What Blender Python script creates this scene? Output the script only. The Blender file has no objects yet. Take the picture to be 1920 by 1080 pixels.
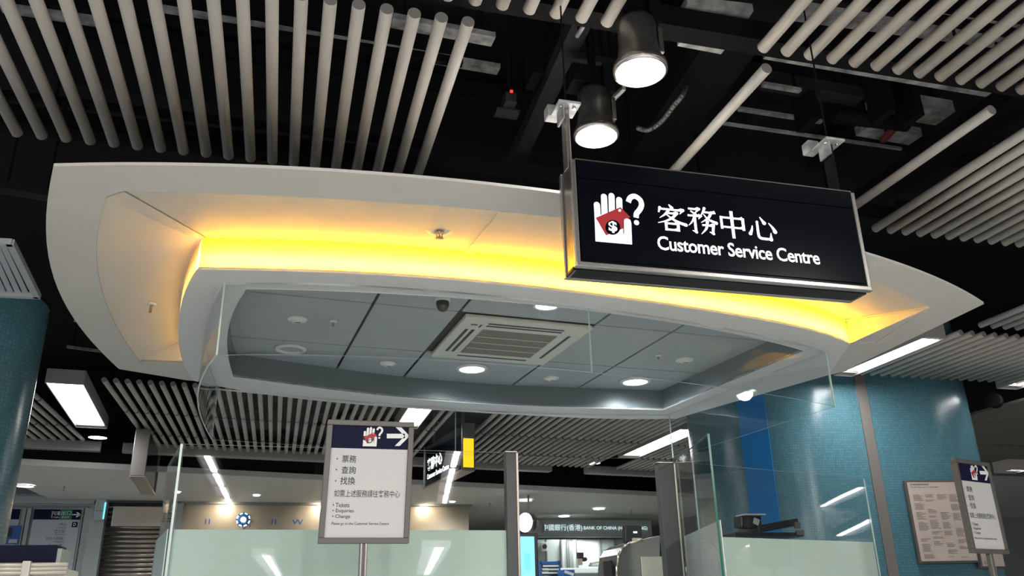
import bpy, bmesh, math, random
from mathutils import Vector, Matrix
from mathutils.geometry import tessellate_polygon
random.seed(7)
S = bpy.context.scene
C = S.collection
PI = math.pi

# ---------------------------------------------------------------- camera
EYE = 1.6
F = 1560.0
WC = [[0.96587555, -0.07470092, -0.24800039],      # camera axes in the world: rows x, y, z
      [-0.25823055, -0.35180297, -0.89975088],
      [-0.02003505, 0.93308866, -0.35908795]]
WM = Matrix(WC)
cam = bpy.data.cameras.new('camera')
cam.sensor_width = 36.0
cam.lens = F / 1920 * 36.0
cam.clip_start = 0.05
cam.clip_end = 100
camo = bpy.data.objects.new('camera', cam)
m4 = WM.to_4x4()
m4.translation = Vector((0, 0, EYE))
camo.matrix_world = m4
C.objects.link(camo)
S.camera = camo

# ---------------------------------------------------------------- world, exposure
w = bpy.data.worlds.new('station_air')
S.world = w
w.use_nodes = True
w.node_tree.nodes['Background'].inputs[0].default_value = (0.86, 0.92, 1.0, 1)
w.node_tree.nodes['Background'].inputs[1].default_value = 0.9
S.view_settings.view_transform = 'Standard'
S.view_settings.look = 'None'
S.view_settings.gamma = 1
S.view_settings.use_curve_mapping = False
S.view_settings.exposure = 0.3
S.cycles.max_bounces = 8
S.cycles.transparent_max_bounces = 24
S.cycles.transmission_bounces = 6
S.cycles.caustics_reflective = False
S.cycles.caustics_refractive = False
S.cycles.sample_clamp_indirect = 30.0


def area(name, loc, sx, sy, power, color=(1, 1, 1), rot=(0, 0, 0), spread=PI):
    l = bpy.data.lights.new(name, 'AREA')
    l.shape = 'RECTANGLE'
    l.size = sx
    l.size_y = sy
    l.energy = power
    l.color = color
    l.spread = spread
    o = bpy.data.objects.new(name, l)
    o.location = loc
    o.rotation_euler = rot
    C.objects.link(o)
    return o


def spot(name, loc, power, size, color=(1, 1, 1), blend=0.6, r=0.05, rot=(0, 0, 0)):
    l = bpy.data.lights.new(name, 'SPOT')
    l.energy = power
    l.spot_size = size
    l.spot_blend = blend
    l.shadow_soft_size = r
    l.color = color
    o = bpy.data.objects.new(name, l)
    o.location = loc
    o.rotation_euler = rot
    C.objects.link(o)
    return o


# ---------------------------------------------------------------- pixel -> place helpers
def ray(px, py):
    return WM @ Vector((px - 960, -(py - 540), -F))


def hp(px, py, h):                       # on the horizontal plane h above the eye
    d = ray(px, py)
    return Vector((d.x * h / d.z, d.y * h / d.z, EYE + h))


def yp(px, py, y):                       # on the upright plane Y = y
    d = ray(px, py)
    return Vector((d.x * y / d.y, y, EYE + d.z * y / d.y))


def zt(px, py, p):                       # height above the ground where the pixel meets the upright through p
    d = ray(px, py)
    return EYE + d.z / d.y * p.y


# ---------------------------------------------------------------- materials
def mat(name, col, rough=0.5, metal=0.0, emit=None, es=0.0, coat=0.0, spec=0.5, bump=None, var=0.0, vscale=6.0):
    m = bpy.data.materials.new(name)
    m.use_nodes = True
    nt = m.node_tree
    b = nt.nodes['Principled BSDF']
    b.inputs['Base Color'].default_value = (*col, 1)
    b.inputs['Roughness'].default_value = rough
    b.inputs['Metallic'].default_value = metal
    b.inputs['Specular IOR Level'].default_value = spec
    if coat:
        b.inputs['Coat Weight'].default_value = coat
        b.inputs['Coat Roughness'].default_value = 0.02
    if emit:
        b.inputs['Emission Color'].default_value = (*emit, 1)
        b.inputs['Emission Strength'].default_value = es
    if var or bump:
        tc = nt.nodes.new('ShaderNodeTexCoord')
        nz = nt.nodes.new('ShaderNodeTexNoise')
        nz.inputs['Scale'].default_value = vscale
        nz.inputs['Detail'].default_value = 5
        nt.links.new(tc.outputs['Object'], nz.inputs['Vector'])
        if var:
            mr = nt.nodes.new('ShaderNodeMapRange')
            mr.inputs[1].default_value = 0.3
            mr.inputs[2].default_value = 0.7
            mr.inputs[3].default_value = 1 - var
            mr.inputs[4].default_value = 1 + var
            nt.links.new(nz.outputs['Fac'], mr.inputs[0])
            mx = nt.nodes.new('ShaderNodeVectorMath')
            mx.operation = 'SCALE'
            mx.inputs[0].default_value = col
            nt.links.new(mr.outputs[0], mx.inputs['Scale'])
            nt.links.new(mx.outputs[0], b.inputs['Base Color'])
        if bump:
            bp = nt.nodes.new('ShaderNodeBump')
            bp.inputs['Strength'].default_value = bump
            bp.inputs['Distance'].default_value = 0.002
            nt.links.new(nz.outputs['Fac'], bp.inputs['Height'])
            nt.links.new(bp.outputs[0], b.inputs['Normal'])
    return m


M = {}
M['soffit'] = mat('soffit_paint', (0.62, 0.60, 0.56), 0.55, var=0.02)
M['ring'] = mat('soffit_paint_cool_lit', (0.74, 0.76, 0.76), 0.5)  # cooler and paler than the soffit: the inner light put into its colour
M['innerwall'] = mat('inner_wall_grey', (0.16, 0.19, 0.20), 0.35)
M['tile'] = mat('ceiling_tile_grey', (0.36, 0.41, 0.44), 0.45, var=0.03)
M['gap'] = mat('tile_joint', (0.02, 0.022, 0.025), 0.7)
M['tube'] = mat('baffle_grey', (0.48, 0.46, 0.42), 0.5, var=0.04)
M['tubecap'] = mat('baffle_cap', (0.26, 0.255, 0.24), 0.6)
M['black'] = mat('void_black', (0.006, 0.006, 0.007), 0.8, spec=0.15)
M['beam'] = mat('black_beam', (0.006, 0.006, 0.007), 0.8, spec=0.1)
M['duct'] = mat('dark_duct', (0.020, 0.020, 0.022), 0.6, spec=0.2, var=0.3, vscale=3)
M['galv'] = mat('galvanised', (0.34, 0.35, 0.35), 0.45, 0.25, var=0.6, vscale=14, bump=0.5)
M['redpipe'] = mat('red_pipe', (0.16, 0.02, 0.015), 0.4)
M['steel'] = mat('brushed_steel', (0.52, 0.50, 0.47), 0.25, 0.9, var=0.06, vscale=9)
M['steeld'] = mat('dark_steel', (0.26, 0.25, 0.24), 0.28, 0.85)
M['frame'] = mat('stand_frame', (0.115, 0.105, 0.095), 0.42, 0.15)
M['brownboard'] = mat('brown_grey_board', (0.24, 0.22, 0.20), 0.6)
M['post'] = mat('slate_post', (0.065, 0.07, 0.07), 0.4)
M['reflectorglow'] = mat('reflector_painted_glow', (0.7, 0.7, 0.7), 0.4, emit=(1, 0.93, 1), es=1.6)  # lamp light on the reflector put in as emission
M['signface'] = mat('sign_black', (0.003, 0.004, 0.007), 0.16, spec=0.22)
M['litwhite'] = mat('lit_lettering', (0.8, 0.8, 0.8), 0.5, emit=(0.93, 0.97, 1.0), es=1.6)
M['lithand'] = mat('lit_hand', (0.8, 0.8, 0.8), 0.5, emit=(0.76, 0.92, 0.97), es=0.72)
M['litred'] = mat('lit_red', (0.15, 0.005, 0.008), 0.5, emit=(0.42, 0.014, 0.022), es=0.5)
M['navy'] = mat('print_navy', (0.008, 0.010, 0.035), 0.6, spec=0.12)
M['ink'] = mat('print_ink', (0.03, 0.032, 0.045), 0.6)
M['paper'] = mat('print_white', (0.56, 0.56, 0.55), 0.45)
M['pwhite'] = mat('print_pure_white', (0.80, 0.83, 0.80), 0.5)
M['pred'] = mat('print_red', (0.42, 0.02, 0.025), 0.5)
M['pgreen'] = mat('print_green', (0.02, 0.16, 0.07), 0.5)
M['timetable'] = mat('timetable_paper', (0.50, 0.43, 0.38), 0.5, var=0.05)
M['lamp'] = mat('lamp_glow', (0.9, 0.9, 0.9), 0.5, emit=(1.0, 0.98, 0.95), es=12)
M['tubelight'] = mat('fluorescent_glow', (0.9, 0.9, 0.9), 0.5, emit=(1.0, 0.96, 0.97), es=9)
M['downlight'] = mat('downlight_glow', (0.9, 0.9, 0.9), 0.5, emit=(0.9, 0.97, 1.0), es=7)
M['coolglow'] = mat('office_glow', (0.9, 0.9, 0.9), 0.5, emit=(0.85, 0.98, 1.0), es=3)
M['housing'] = mat('light_housing', (0.42, 0.40, 0.38), 0.4)
M['reflector'] = mat('light_reflector', (0.75, 0.72, 0.66), 0.25, 0.3)
M['white'] = mat('white_plastic', (0.72, 0.72, 0.69), 0.4)
M['acwhite'] = mat('cassette_white', (0.66, 0.67, 0.61), 0.4)
M['acgrille'] = mat('cassette_grille', (0.24, 0.235, 0.21), 0.5)
M['brass'] = mat('sprinkler_metal', (0.45, 0.36, 0.30), 0.35, 0.8)
M['glassedge'] = mat('glass_edge', (0.62, 0.78, 0.74), 0.2)
M['greenedge'] = mat('green_glass_edge', (0.01, 0.15, 0.09), 0.15, coat=0.5)
M['frost'] = mat('frosted_film', (0.58, 0.73, 0.66), 0.5, coat=0.6)
M['frostside'] = mat('frosted_film_pale', (0.68, 0.71, 0.70), 0.35, coat=0.4)
M['soffit2'] = mat('concourse_soffit', (0.60, 0.60, 0.56), 0.55, var=0.03)
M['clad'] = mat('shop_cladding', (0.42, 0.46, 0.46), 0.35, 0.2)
M['cladd'] = mat('shop_cladding_dark', (0.27, 0.28, 0.27), 0.4, 0.3)  # darker grey cladding, used for rails, mullions and plain walls too
M['bankwall'] = mat('bank_fascia', (0.34, 0.39, 0.39), 0.45)
M['bankletter'] = mat('bank_lettering', (0.8, 0.85, 0.85), 0.5, emit=(0.8, 1.0, 1.0), es=0.7)
M['bankroom'] = mat('bank_partition', (0.52, 0.58, 0.55), 0.4)
M['beige'] = mat('beige_fascia', (0.46, 0.40, 0.32), 0.3, 0.3)
M['steelw'] = mat('warm_steel', (0.55, 0.49, 0.42), 0.3, 0.8, var=0.05)
M['shutter'] = mat('shutter_slat', (0.42, 0.37, 0.32), 0.3, 0.8)
M['blackp'] = mat('black_plastic', (0.012, 0.013, 0.018), 0.3)
M['screen'] = mat('monitor_screen', (0.1, 0.2, 0.25), 0.3, emit=(0.14, 0.62, 0.85), es=1.0)
M['screen2'] = mat('monitor_window', (0.1, 0.2, 0.25), 0.3, emit=(0.22, 0.74, 0.92), es=1.0)
M['bluebin'] = mat('blue_plastic', (0.02, 0.12, 0.38), 0.35)
M['blue'] = mat('blue_band', (0.004, 0.17, 0.46), 0.45)
M['smallprint'] = mat('faint_print', (0.24, 0.20, 0.18), 0.6)
M['strip'] = mat('column_joint_strip', (0.30, 0.28, 0.26), 0.35, 0.5)
M['cable'] = mat('grey_cable', (0.10, 0.10, 0.10), 0.5)
M['dome'] = mat('dark_dome', (0.02, 0.02, 0.022), 0.08)
M['navybox'] = mat('navy_panel', (0.006, 0.007, 0.022), 0.6, spec=0.1)
M['rail'] = mat('beige_rail', (0.50, 0.46, 0.40), 0.35, 0.3)
M['floor'] = mat('floor_granite', (0.62, 0.61, 0.58), 0.3, var=0.1, vscale=30)
M['yellowlit'] = mat('lit_yellow', (0.6, 0.4, 0.02), 0.4, emit=(1.0, 0.50, 0.01), es=1.1)
M['red_led'] = mat('red_led', (0.4, 0.0, 0.0), 0.4, emit=(1.0, 0.03, 0.03), es=2)
M['cyanlit'] = mat('cyan_light', (0.1, 0.4, 0.5), 0.4, emit=(0.15, 0.65, 0.95), es=1.4)
M['louvre'] = mat('pale_louvre', (0.50, 0.53, 0.56), 0.4)

# clear glass: thin sheet, reflection by Fresnel, light passes straight
g = bpy.data.materials.new('clear_glass')
g.use_nodes = True
nt = g.node_tree
nt.nodes.clear()
out = nt.nodes.new('ShaderNodeOutputMaterial')
mx = nt.nodes.new('ShaderNodeMixShader')
tr = nt.nodes.new('ShaderNodeBsdfTransparent')
tr.inputs[0].default_value = (0.978, 0.99, 0.986, 1)
gl = nt.nodes.new('ShaderNodeBsdfGlossy')
gl.inputs['Roughness'].default_value = 0.012
fr = nt.nodes.new('ShaderNodeFresnel')
geo = nt.nodes.new('ShaderNodeNewGeometry')
mrr = nt.nodes.new('ShaderNodeMapRange')
mrr.inputs[3].default_value = 1.45
mrr.inputs[4].default_value = 1 / 1.45
nt.links.new(geo.outputs['Backfacing'], mrr.inputs[0])
nt.links.new(mrr.outputs[0], fr.inputs[0])
nz = nt.nodes.new('ShaderNodeTexNoise')
nz.inputs['Scale'].default_value = 0.9
nz.inputs['Detail'].default_value = 1
tcg = nt.nodes.new('ShaderNodeTexCoord')
nt.links.new(tcg.outputs['Object'], nz.inputs['Vector'])
bpn = nt.nodes.new('ShaderNodeBump')
bpn.inputs['Strength'].default_value = 0.25
bpn.inputs['Distance'].default_value = 0.02
nt.links.new(nz.outputs['Fac'], bpn.inputs['Height'])
nt.links.new(bpn.outputs[0], gl.inputs['Normal'])
nt.links.new(fr.outputs[0], mx.inputs[0])
nt.links.new(tr.outputs[0], mx.inputs[1])
nt.links.new(gl.outputs[0], mx.inputs[2])
nt.links.new(mx.outputs[0], out.inputs[0])
M['glass'] = g

# yellow acrylic: light from the lamps behind it comes through
def acrylic(name, ct, cd):
    g = bpy.data.materials.new(name)
    g.use_nodes = True
    nt = g.node_tree
    nt.nodes.clear()
    out = nt.nodes.new('ShaderNodeOutputMaterial')
    mx = nt.nodes.new('ShaderNodeMixShader')
    mx.inputs[0].default_value = 0.35
    t1 = nt.nodes.new('ShaderNodeBsdfTranslucent')
    t1.inputs[0].default_value = (*ct, 1)
    t2 = nt.nodes.new('ShaderNodeBsdfDiffuse')
    t2.inputs[0].default_value = (*cd, 1)
    nt.links.new(t1.outputs[0], mx.inputs[1])
    nt.links.new(t2.outputs[0], mx.inputs[2])
    nt.links.new(mx.outputs[0], out.inputs[0])
    return g


M['acrylic'] = acrylic('yellow_acrylic', (0.95, 0.45, 0.020), (0.85, 0.36, 0.01))
M['boxside_glow'] = acrylic('box_side_amber_glow', (0.90, 0.52, 0.16), (0.8, 0.6, 0.4))

# turquoise mosaic for the columns (tiles far under 10 px)
def mosaic(name, c1, c2, c3):
    m = bpy.data.materials.new(name)
    m.use_nodes = True
    nt = m.node_tree
    b = nt.nodes['Principled BSDF']
    b.inputs['Roughness'].default_value = 0.22
    uv = nt.nodes.new('ShaderNodeUVMap')
    br = nt.nodes.new('ShaderNodeTexBrick')
    br.offset = 0.0
    br.inputs['Color1'].default_value = (*c1, 1)
    br.inputs['Color2'].default_value = (*c2, 1)
    br.inputs['Mortar'].default_value = (*c3, 1)
    br.inputs['Scale'].default_value = 1
    br.inputs['Mortar Size'].default_value = 0.0022
    br.inputs['Brick Width'].default_value = 0.025
    br.inputs['Row Height'].default_value = 0.025
    nt.links.new(uv.outputs[0], br.inputs['Vector'])
    nt.links.new(br.outputs['Color'], b.inputs['Base Color'])
    bp = nt.nodes.new('ShaderNodeBump')
    bp.inputs['Strength'].default_value = 0.35
    bp.inputs['Distance'].default_value = 0.002
    bp.invert = True
    nt.links.new(br.outputs['Fac'], bp.inputs['Height'])
    nt.links.new(bp.outputs[0], b.inputs['Normal'])
    return m


M['mosaic'] = mosaic('turquoise_mosaic', (0.070, 0.185, 0.235), (0.090, 0.235, 0.290), (0.060, 0.15, 0.18))


# ---------------------------------------------------------------- object helpers
def link(name, me, m, parent=None, smooth=False, mats=None):
    o = bpy.data.objects.new(name, me)
    C.objects.link(o)
    if not me.materials:
        for k in (mats or [m]):
            me.materials.append(k)
    if smooth:
        for p in me.polygons:
            p.use_smooth = True
    if parent:
        o.parent = parent
        o.matrix_parent_inverse = parent_inv(parent)
    return o


def parent_inv(p):
    m = Matrix.Identity(4)
    q = p
    while q is not None:                 # inverse of the parent's world matrix (built by hand: no depsgraph update)
        lm = Matrix.LocRotScale(q.location, q.rotation_euler, q.scale)
        m = (q.matrix_parent_inverse @ lm) @ m if q.parent else lm @ m
        q = q.parent
    return m.inverted()


def obj(name, bm, m, parent=None, smooth=False, mats=None):
    me = bpy.data.meshes.new(name)
    bmesh.ops.recalc_face_normals(bm, faces=bm.faces)
    bm.to_mesh(me)
    bm.free()
    return link(name, me, m, parent, smooth, mats)


def tag(o, label=None, cat=None, group=None, kind=None):
    if label:
        o['label'] = label
    if cat:
        o['category'] = cat
    if group:
        o['group'] = group
    if kind:
        o['kind'] = kind
    return o


def thing(name, label, cat, loc=(0, 0, 0), group=None, rz=0):
    o = bpy.data.objects.new(name, None)
    o.empty_display_size = 0.05
    o.location = loc
    o.rotation_euler = (0, 0, rz)
    C.objects.link(o)
    return tag(o, label, cat, group)


def box(bm, c, s, rz=0, mat_i=0, R=None):
    hx, hy, hz = s[0] / 2, s[1] / 2, s[2] / 2
    r = R or Matrix.Rotation(rz, 3, 'Z')
    vs = [bm.verts.new(Vector(c) + r @ Vector((x * hx, y * hy, z * hz)))
          for x, y, z in ((-1, -1, -1), (1, -1, -1), (1, 1, -1), (-1, 1, -1), (-1, -1, 1), (1, -1, 1), (1, 1, 1), (-1, 1, 1))]
    for f in ((0, 3, 2, 1), (4, 5, 6, 7), (0, 1, 5, 4), (1, 2, 6, 5), (2, 3, 7, 6), (3, 0, 4, 7)):
        bm.faces.new([vs[i] for i in f]).material_index = mat_i
    return vs


def boxbm(c, s, rz=0, R=None, bevel=0):
    bm = bmesh.new()
    box(bm, c, s, rz, R=R)
    if bevel:
        bmesh.ops.bevel(bm, geom=bm.edges[:], offset=bevel, segments=2, affect='EDGES', profile=0.6)
    return bm


def cyl(bm, a, b, r, n=12, r2=None, cap=True, mat_i=0, capmat=None):
    a, b = Vector(a), Vector(b)
    d = (b - a).normalized()
    u = d.orthogonal().normalized()
    v = d.cross(u)
    r2 = r if r2 is None else r2
    ra = [bm.verts.new(a + (u * math.cos(t) + v * math.sin(t)) * r) for t in (2 * PI * k / n for k in range(n))]
    rb = [bm.verts.new(b + (u * math.cos(t) + v * math.sin(t)) * r2) for t in (2 * PI * k / n for k in range(n))]
    for k in range(n):
        f = bm.faces.new((ra[k], ra[(k + 1) % n], rb[(k + 1) % n], rb[k]))
        f.material_index = mat_i
        f.smooth = True
    if cap:
        f = bm.faces.new(ra[::-1])
        f.material_index = mat_i if capmat is None else capmat
        f = bm.faces.new(rb)
        f.material_index = mat_i if capmat is None else capmat


def cylbm(a, b, r, n=12, **k):
    bm = bmesh.new()
    cyl(bm, a, b, r, n, **k)
    return bm


def lathe(bm, c, prof, n=32, mat_i=0, smooth=True):     # prof: (radius, z) about the vertical through c
    rings = []
    for r, z in prof:
        if r < 1e-5:
            rings.append([bm.verts.new((c[0], c[1], c[2] + z))])
        else:
            rings.append([bm.verts.new((c[0] + r * math.cos(2 * PI * k / n), c[1] + r * math.sin(2 * PI * k / n), c[2] + z)) for k in range(n)])
    for A, B in zip(rings, rings[1:]):
        for k in range(n):
            q = []
            for v in (A[k % len(A)], A[(k + 1) % n % len(A)], B[(k + 1) % n % len(B)], B[k % len(B)]):
                if v not in q:
                    q.append(v)
            if len(q) > 2:
                f = bm.faces.new(q)
                f.material_index = mat_i
                f.smooth = smooth
    return bm


def poly(bm, rings, thick, up=Vector((0, 0, 1)), mat_i=0):   # flat polygon (outer ring, then holes) given a thickness along up
    flat = [Vector(p) for r in rings for p in r]
    tris = tessellate_polygon([[Vector(p) for p in r] for r in rings])
    lo = [bm.verts.new(p) for p in flat]
    hi = [bm.verts.new(p + up * thick) for p in flat]
    for t in tris:
        try:
            bm.faces.new([lo[i] for i in t]).material_index = mat_i
            bm.faces.new([hi[i] for i in reversed(t)]).material_index = mat_i
        except ValueError:
            pass
    k = 0
    for r in rings:
        n = len(r)
        for i in range(n):
            a, b = k + i, k + (i + 1) % n
            bm.faces.new((lo[a], lo[b], hi[b], hi[a])).material_index = mat_i
        k += n
    return bm


def polybm(rings, thick, up=Vector((0, 0, 1))):
    return poly(bmesh.new(), rings, thick, up)


def wall(pts, z0, z1, t=0.0, bm=None):                    # upright ribbon along pts between two heights (numbers or lists)
    bm = bm or bmesh.new()
    n = len(pts)
    z0 = z0 if isinstance(z0, list) else [z0] * n
    z1 = z1 if isinstance(z1, list) else [z1] * n
    P = [Vector((p[0], p[1])) for p in pts]
    nor = []
    for i in range(n):
        d = (P[min(i + 1, n - 1)] - P[max(i - 1, 0)]).normalized()
        nor.append(Vector((-d.y, d.x)))
    A = [bm.verts.new((P[i].x, P[i].y, z0[i])) for i in range(n)]
    B = [bm.verts.new((P[i].x, P[i].y, z1[i])) for i in range(n)]
    for i in range(n - 1):
        bm.faces.new((A[i], A[i + 1], B[i + 1], B[i])).smooth = True
    if t:
        Q = [P[i] + nor[i] * t for i in range(n)]
        A2 = [bm.verts.new((Q[i].x, Q[i].y, z0[i])) for i in range(n)]
        B2 = [bm.verts.new((Q[i].x, Q[i].y, z1[i])) for i in range(n)]
        for i in range(n - 1):
            bm.faces.new((A2[i + 1], A2[i], B2[i], B2[i + 1])).smooth = True
        A, B, A2, B2 = [[bm.verts.new(v.co) for v in q_] for q_ in (A, B, A2, B2)]
        for i in range(n - 1):
            f = bm.faces.new((B[i], B[i + 1], B2[i + 1], B2[i]))
            f.material_index = 1
            f = bm.faces.new((A[i + 1], A[i], A2[i], A2[i + 1]))
            f.material_index = 1
        f = bm.faces.new((A[0], B[0], B2[0], A2[0]))
        f.material_index = 1
        f = bm.faces.new((B[-1], A[-1], A2[-1], B2[-1]))
        f.material_index = 1
    return bm


def spline(pts, n):                      # Catmull-Rom through 2D/3D points, n samples per span
    P = [Vector(p) for p in pts]
    P = [P[0] * 2 - P[1]] + P + [P[-1] * 2 - P[-2]]
    o = []
    for i in range(1, len(P) - 2):
        for k in range(n):
            t = k / n
            a, b, c, d = P[i - 1], P[i], P[i + 1], P[i + 2]
            o.append(0.5 * ((2 * b) + (c - a) * t + (2 * a - 5 * b + 4 * c - d) * t * t + (3 * b - a - 3 * c + d) * t ** 3))
    o.append(P[-2])
    return o


def resample(pts, n):
    P = [Vector(p) for p in pts]
    L = [0]
    for a, b in zip(P, P[1:]):
        L.append(L[-1] + (b - a).length)
    o = []
    j = 0
    for k in range(n):
        t = L[-1] * k / (n - 1)
        while j < len(P) - 2 and L[j + 1] < t:
            j += 1
        s = (t - L[j]) / max(1e-9, L[j + 1] - L[j])
        o.append(P[j].lerp(P[j + 1], min(1, s)))
    return o


def smoothc(pts, deg=3, n=24):           # least squares arc through traced plan points (end points kept)
    import numpy as np
    P = [Vector(p) for p in pts]
    z = P[0].z
    a, b = P[0], P[-1]
    ux = (b - a).normalized()
    uy = Vector((-ux.y, ux.x, 0))
    L = (b - a).length
    X = np.array([(p - a).dot(ux) / L for p in P])
    Y = np.array([(p - a).dot(uy) for p in P])
    A = np.stack([X * (1 - X) * X ** k for k in range(deg)], 1)
    c, *_ = np.linalg.lstsq(A, Y, rcond=None)
    o = []
    for k in range(n):
        t = k / (n - 1)
        y = sum(c[i] * t * (1 - t) * t ** i for i in range(deg))
        o.append(a + ux * (t * L) + uy * float(y))
    return o


def text_mesh(body, off=0.0, space=1.0):
    c = bpy.data.curves.new('t', 'FONT')
    c.body = body
    c.offset = off
    c.space_character = space
    c.resolution_u = 3
    o = bpy.data.objects.new('t', c)
    me = bpy.data.meshes.new_from_object(o)
    bpy.data.objects.remove(o)
    bpy.data.curves.remove(c)
    return me


def text(name, body, org, u, v, wid, hei, m, parent, off=0.0, space=1.0, depth=0.0012, shear=0):
    """lettering laid in the plane (u right, v up); org is the lower left corner of its box; wid or hei may be None"""
    me = text_mesh(body, off, space)
    xs = [q.co.x for q in me.vertices]
    ys = [q.co.y for q in me.vertices]
    x0, x1, y0, y1 = min(xs), max(xs), min(ys), max(ys)
    sy = hei / (y1 - y0) if hei else wid / (x1 - x0)
    sx = wid / (x1 - x0) if wid else sy
    u, v = Vector(u).normalized(), Vector(v).normalized()
    nrm = u.cross(v)
    bm = bmesh.new()
    bm.from_mesh(me)
    bpy.data.meshes.remove(me)
    for q in bm.verts:
        x, y = (q.co.x - x0) * sx, (q.co.y - y0) * sy
        q.co = Vector(org) + u * (x + shear * y) + v * y + nrm * depth
    me = bpy.data.meshes.new(name)
    bm.to_mesh(me)
    bm.free()
    return link(name, me, m, parent)


def capsule(a, b, r, n=8):
    a, b = Vector(a), Vector(b)
    d = (b - a).normalized()
    p = Vector((-d.y, d.x))
    o = []
    for k in range(n + 1):
        t = PI * k / n
        o.append(b + p * math.cos(t) * r + d * math.sin(t) * r)
    for k in range(n + 1):
        t = PI * k / n
        o.append(a - p * math.cos(t) * r - d * math.sin(t) * r)
    return o


# ================================================================ STRUCTURE
K = 2.2                                  # plane of the tube baffles above the eye
H2 = 1.45                                # underside of the canopy above the eye
H3 = H2 * 1.107                          # top of its light band / inner ceiling
ZK, Z2, Z3 = EYE + K, EYE + H2, EYE + H3

bm = boxbm((2, -10, -0.05), (34, 90, 0.1))
tag(obj('floor', bm, M['floor']), kind='structure')
bm = boxbm((2, -10, EYE + 3.35), (34, 90, 0.1))
tag(obj('ceiling', bm, M['black']), kind='structure')
tag(obj('wall_rear_blocker', boxbm((2, -54, 2.5), (34, 0.2, 5)), M['cladd']), kind='structure')  # unseen, added to keep the bright world out of the glass reflections
tag(obj('wall_right_blocker', boxbm((18.5, -16, 2.4), (0.2, 76, 4.8)), M['soffit2']), kind='structure')  # added to hide the glowing background from the right-hand glass

# low concourse soffit beyond the baffles, and the black drop above it
HB = 1.89
near = [hp(*q, HB) for q in ((-60, 866), (110, 875), (700, 905), (1230, 930), (1420, 938))]
far = [Vector((p.x + 0.2, p.y + 7.5, p.z)) for p in near]
bm = bmesh.new()
poly(bm, [near + far[::-1]], 0.08)
tag(obj('ceiling_lower', bm, M['soffit2'], mats=[M['soffit2']]), kind='structure')
bm = wall([p + Vector((0, 0.09, 0)) for p in near], near[0].z + 0.08, EYE + 3.3, 0.05)
tag(obj('trim_1', bm, M['black'], mats=[M['black'], M['black']]), kind='structure')


# ---------------------------------------------------------------- tube baffles
tube_me = {}


def tube(x, y0, y1, parent, z=ZK, r=0.0262):
    key = round(y1 - y0, 3)
    if key not in tube_me:
        bm = cylbm((0, 0, 0), (0, key, 0), r, 14, mat_i=0, capmat=1)
        bmesh.ops.recalc_face_normals(bm, faces=bm.faces)
        me = bpy.data.meshes.new('baffle_tube')
        bm.to_mesh(me)
        bm.free()
        me.materials.append(M['tube'])
        me.materials.append(M['tubecap'])
        tube_me[key] = me
    o = bpy.data.objects.new('baffle_tube', tube_me[key])
    C.objects.link(o)
    o.parent = parent
    o.location = Vector((x, y0, z)) - parent.location
    return o


def bank(label, xs, rows, group=None, carrier=True):
    """xs and row ends in multiples of K; a row end may be a function of x"""
    f = lambda v, x: v(x) if callable(v) else v
    xm = sum(xs) / len(xs)
    a = thing('baffle_bank', label, 'ceiling baffle', (xm * K, f(rows[0][0], xm) * K, ZK), group)
    for y0, y1 in rows:
        for x in xs:
            tube(x * K, f(y0, x) * K, f(y1, x) * K, a)
        if carrier:
            for t in (0.25, 0.8):
                c0 = [Vector((x * K, (f(y0, x) * (1 - t) + f(y1, x) * t) * K, ZK + 0.045)) for x in (min(xs) - 0.02, max(xs) + 0.02)]
                d = c0[1] - c0[0]
                obj('carrier_rail', boxbm((c0[0] + c0[1]) / 2, (d.length, 0.03, 0.035), math.atan2(d.y, d.x)), M['beam'], a)
    return a


RA, RB, RC, RD = (0.50, 1.158), (1.215, 1.812), (1.885, 2.512), (2.612, 3.245)
bank('bank of grey ceiling tubes at the upper left, in front of the canopy', [0.263 - 0.0493 * k for k in range(21)], [RB])
bank('short grey tube ends peeping in at the top centre, left of the upper spotlight', [0.164, 0.213, 0.263, 0.312, 0.362, 0.412, 0.461, 0.510], [RA])
bank('bank of grey ceiling tubes in the top right corner', [0.832 + 0.0508 * k for k in range(20)], [RA])
bank('lone grey ceiling tube running down to the top edge of the hanging service sign', [0.874], [(1.214, 1.815)], carrier=False)
bank('lone grey ceiling tube right of the hanging service sign, set apart from its bank', [1.441], [(1.234, 1.82)], carrier=False)
bank('bank of grey ceiling tubes at the right edge, above the tip of the canopy', [1.593 + 0.0506 * k for k in range(20)], [(1.215, 1.828)])
bank('small bank of grey tubes just right of the pointed tip of the canopy', [2.597 + 0.058 * k for k in range(10)], [(1.885, 2.515)])
bank('bank of grey tubes directly above the right mosaic column', [2.59 + 0.0558 * k for k in range(17)], [(2.61, 3.24)])
sl = lambda b, s=0.14: (lambda x: b + s * (x + 0.85))
bank('far bank of grey tubes under the left half of the canopy', [-0.817 + 0.0482 * k for k in range(29)], [(sl(4.0, 0.08), sl(4.61)), (sl(4.635), sl(5.22)), (sl(5.25), sl(5.63))])
bank('two grey far tubes between the square far light and the far hanging sign', [0.80, 0.85], [(sl(4.0, 0.08), sl(4.61)), (sl(4.635), sl(5.22)), (sl(5.25), sl(5.63))])
bank('far bank of grey tubes under the right half of the canopy', [1.10 + 0.0495 * k for k in range(24)], [(sl(4.0, 0.08), sl(4.61)), (sl(4.635), sl(5.22)), (sl(5.25), sl(5.63))])
bank('far bank of grey tubes left of the wide left fluorescent fitting', [-1.60 + 0.052 * k for k in range(9)], [(3.75, 4.42), (4.45, 5.02), (5.05, 5.50)])
bank('far bank of grey tubes between the long fluorescent light and the right column', [2.50 + 0.0495 * k for k in range(30)], [(sl(3.9, 0.08), sl(4.61)), (sl(4.635), sl(5.12)), (sl(5.15), sl(5.63))])

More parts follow.
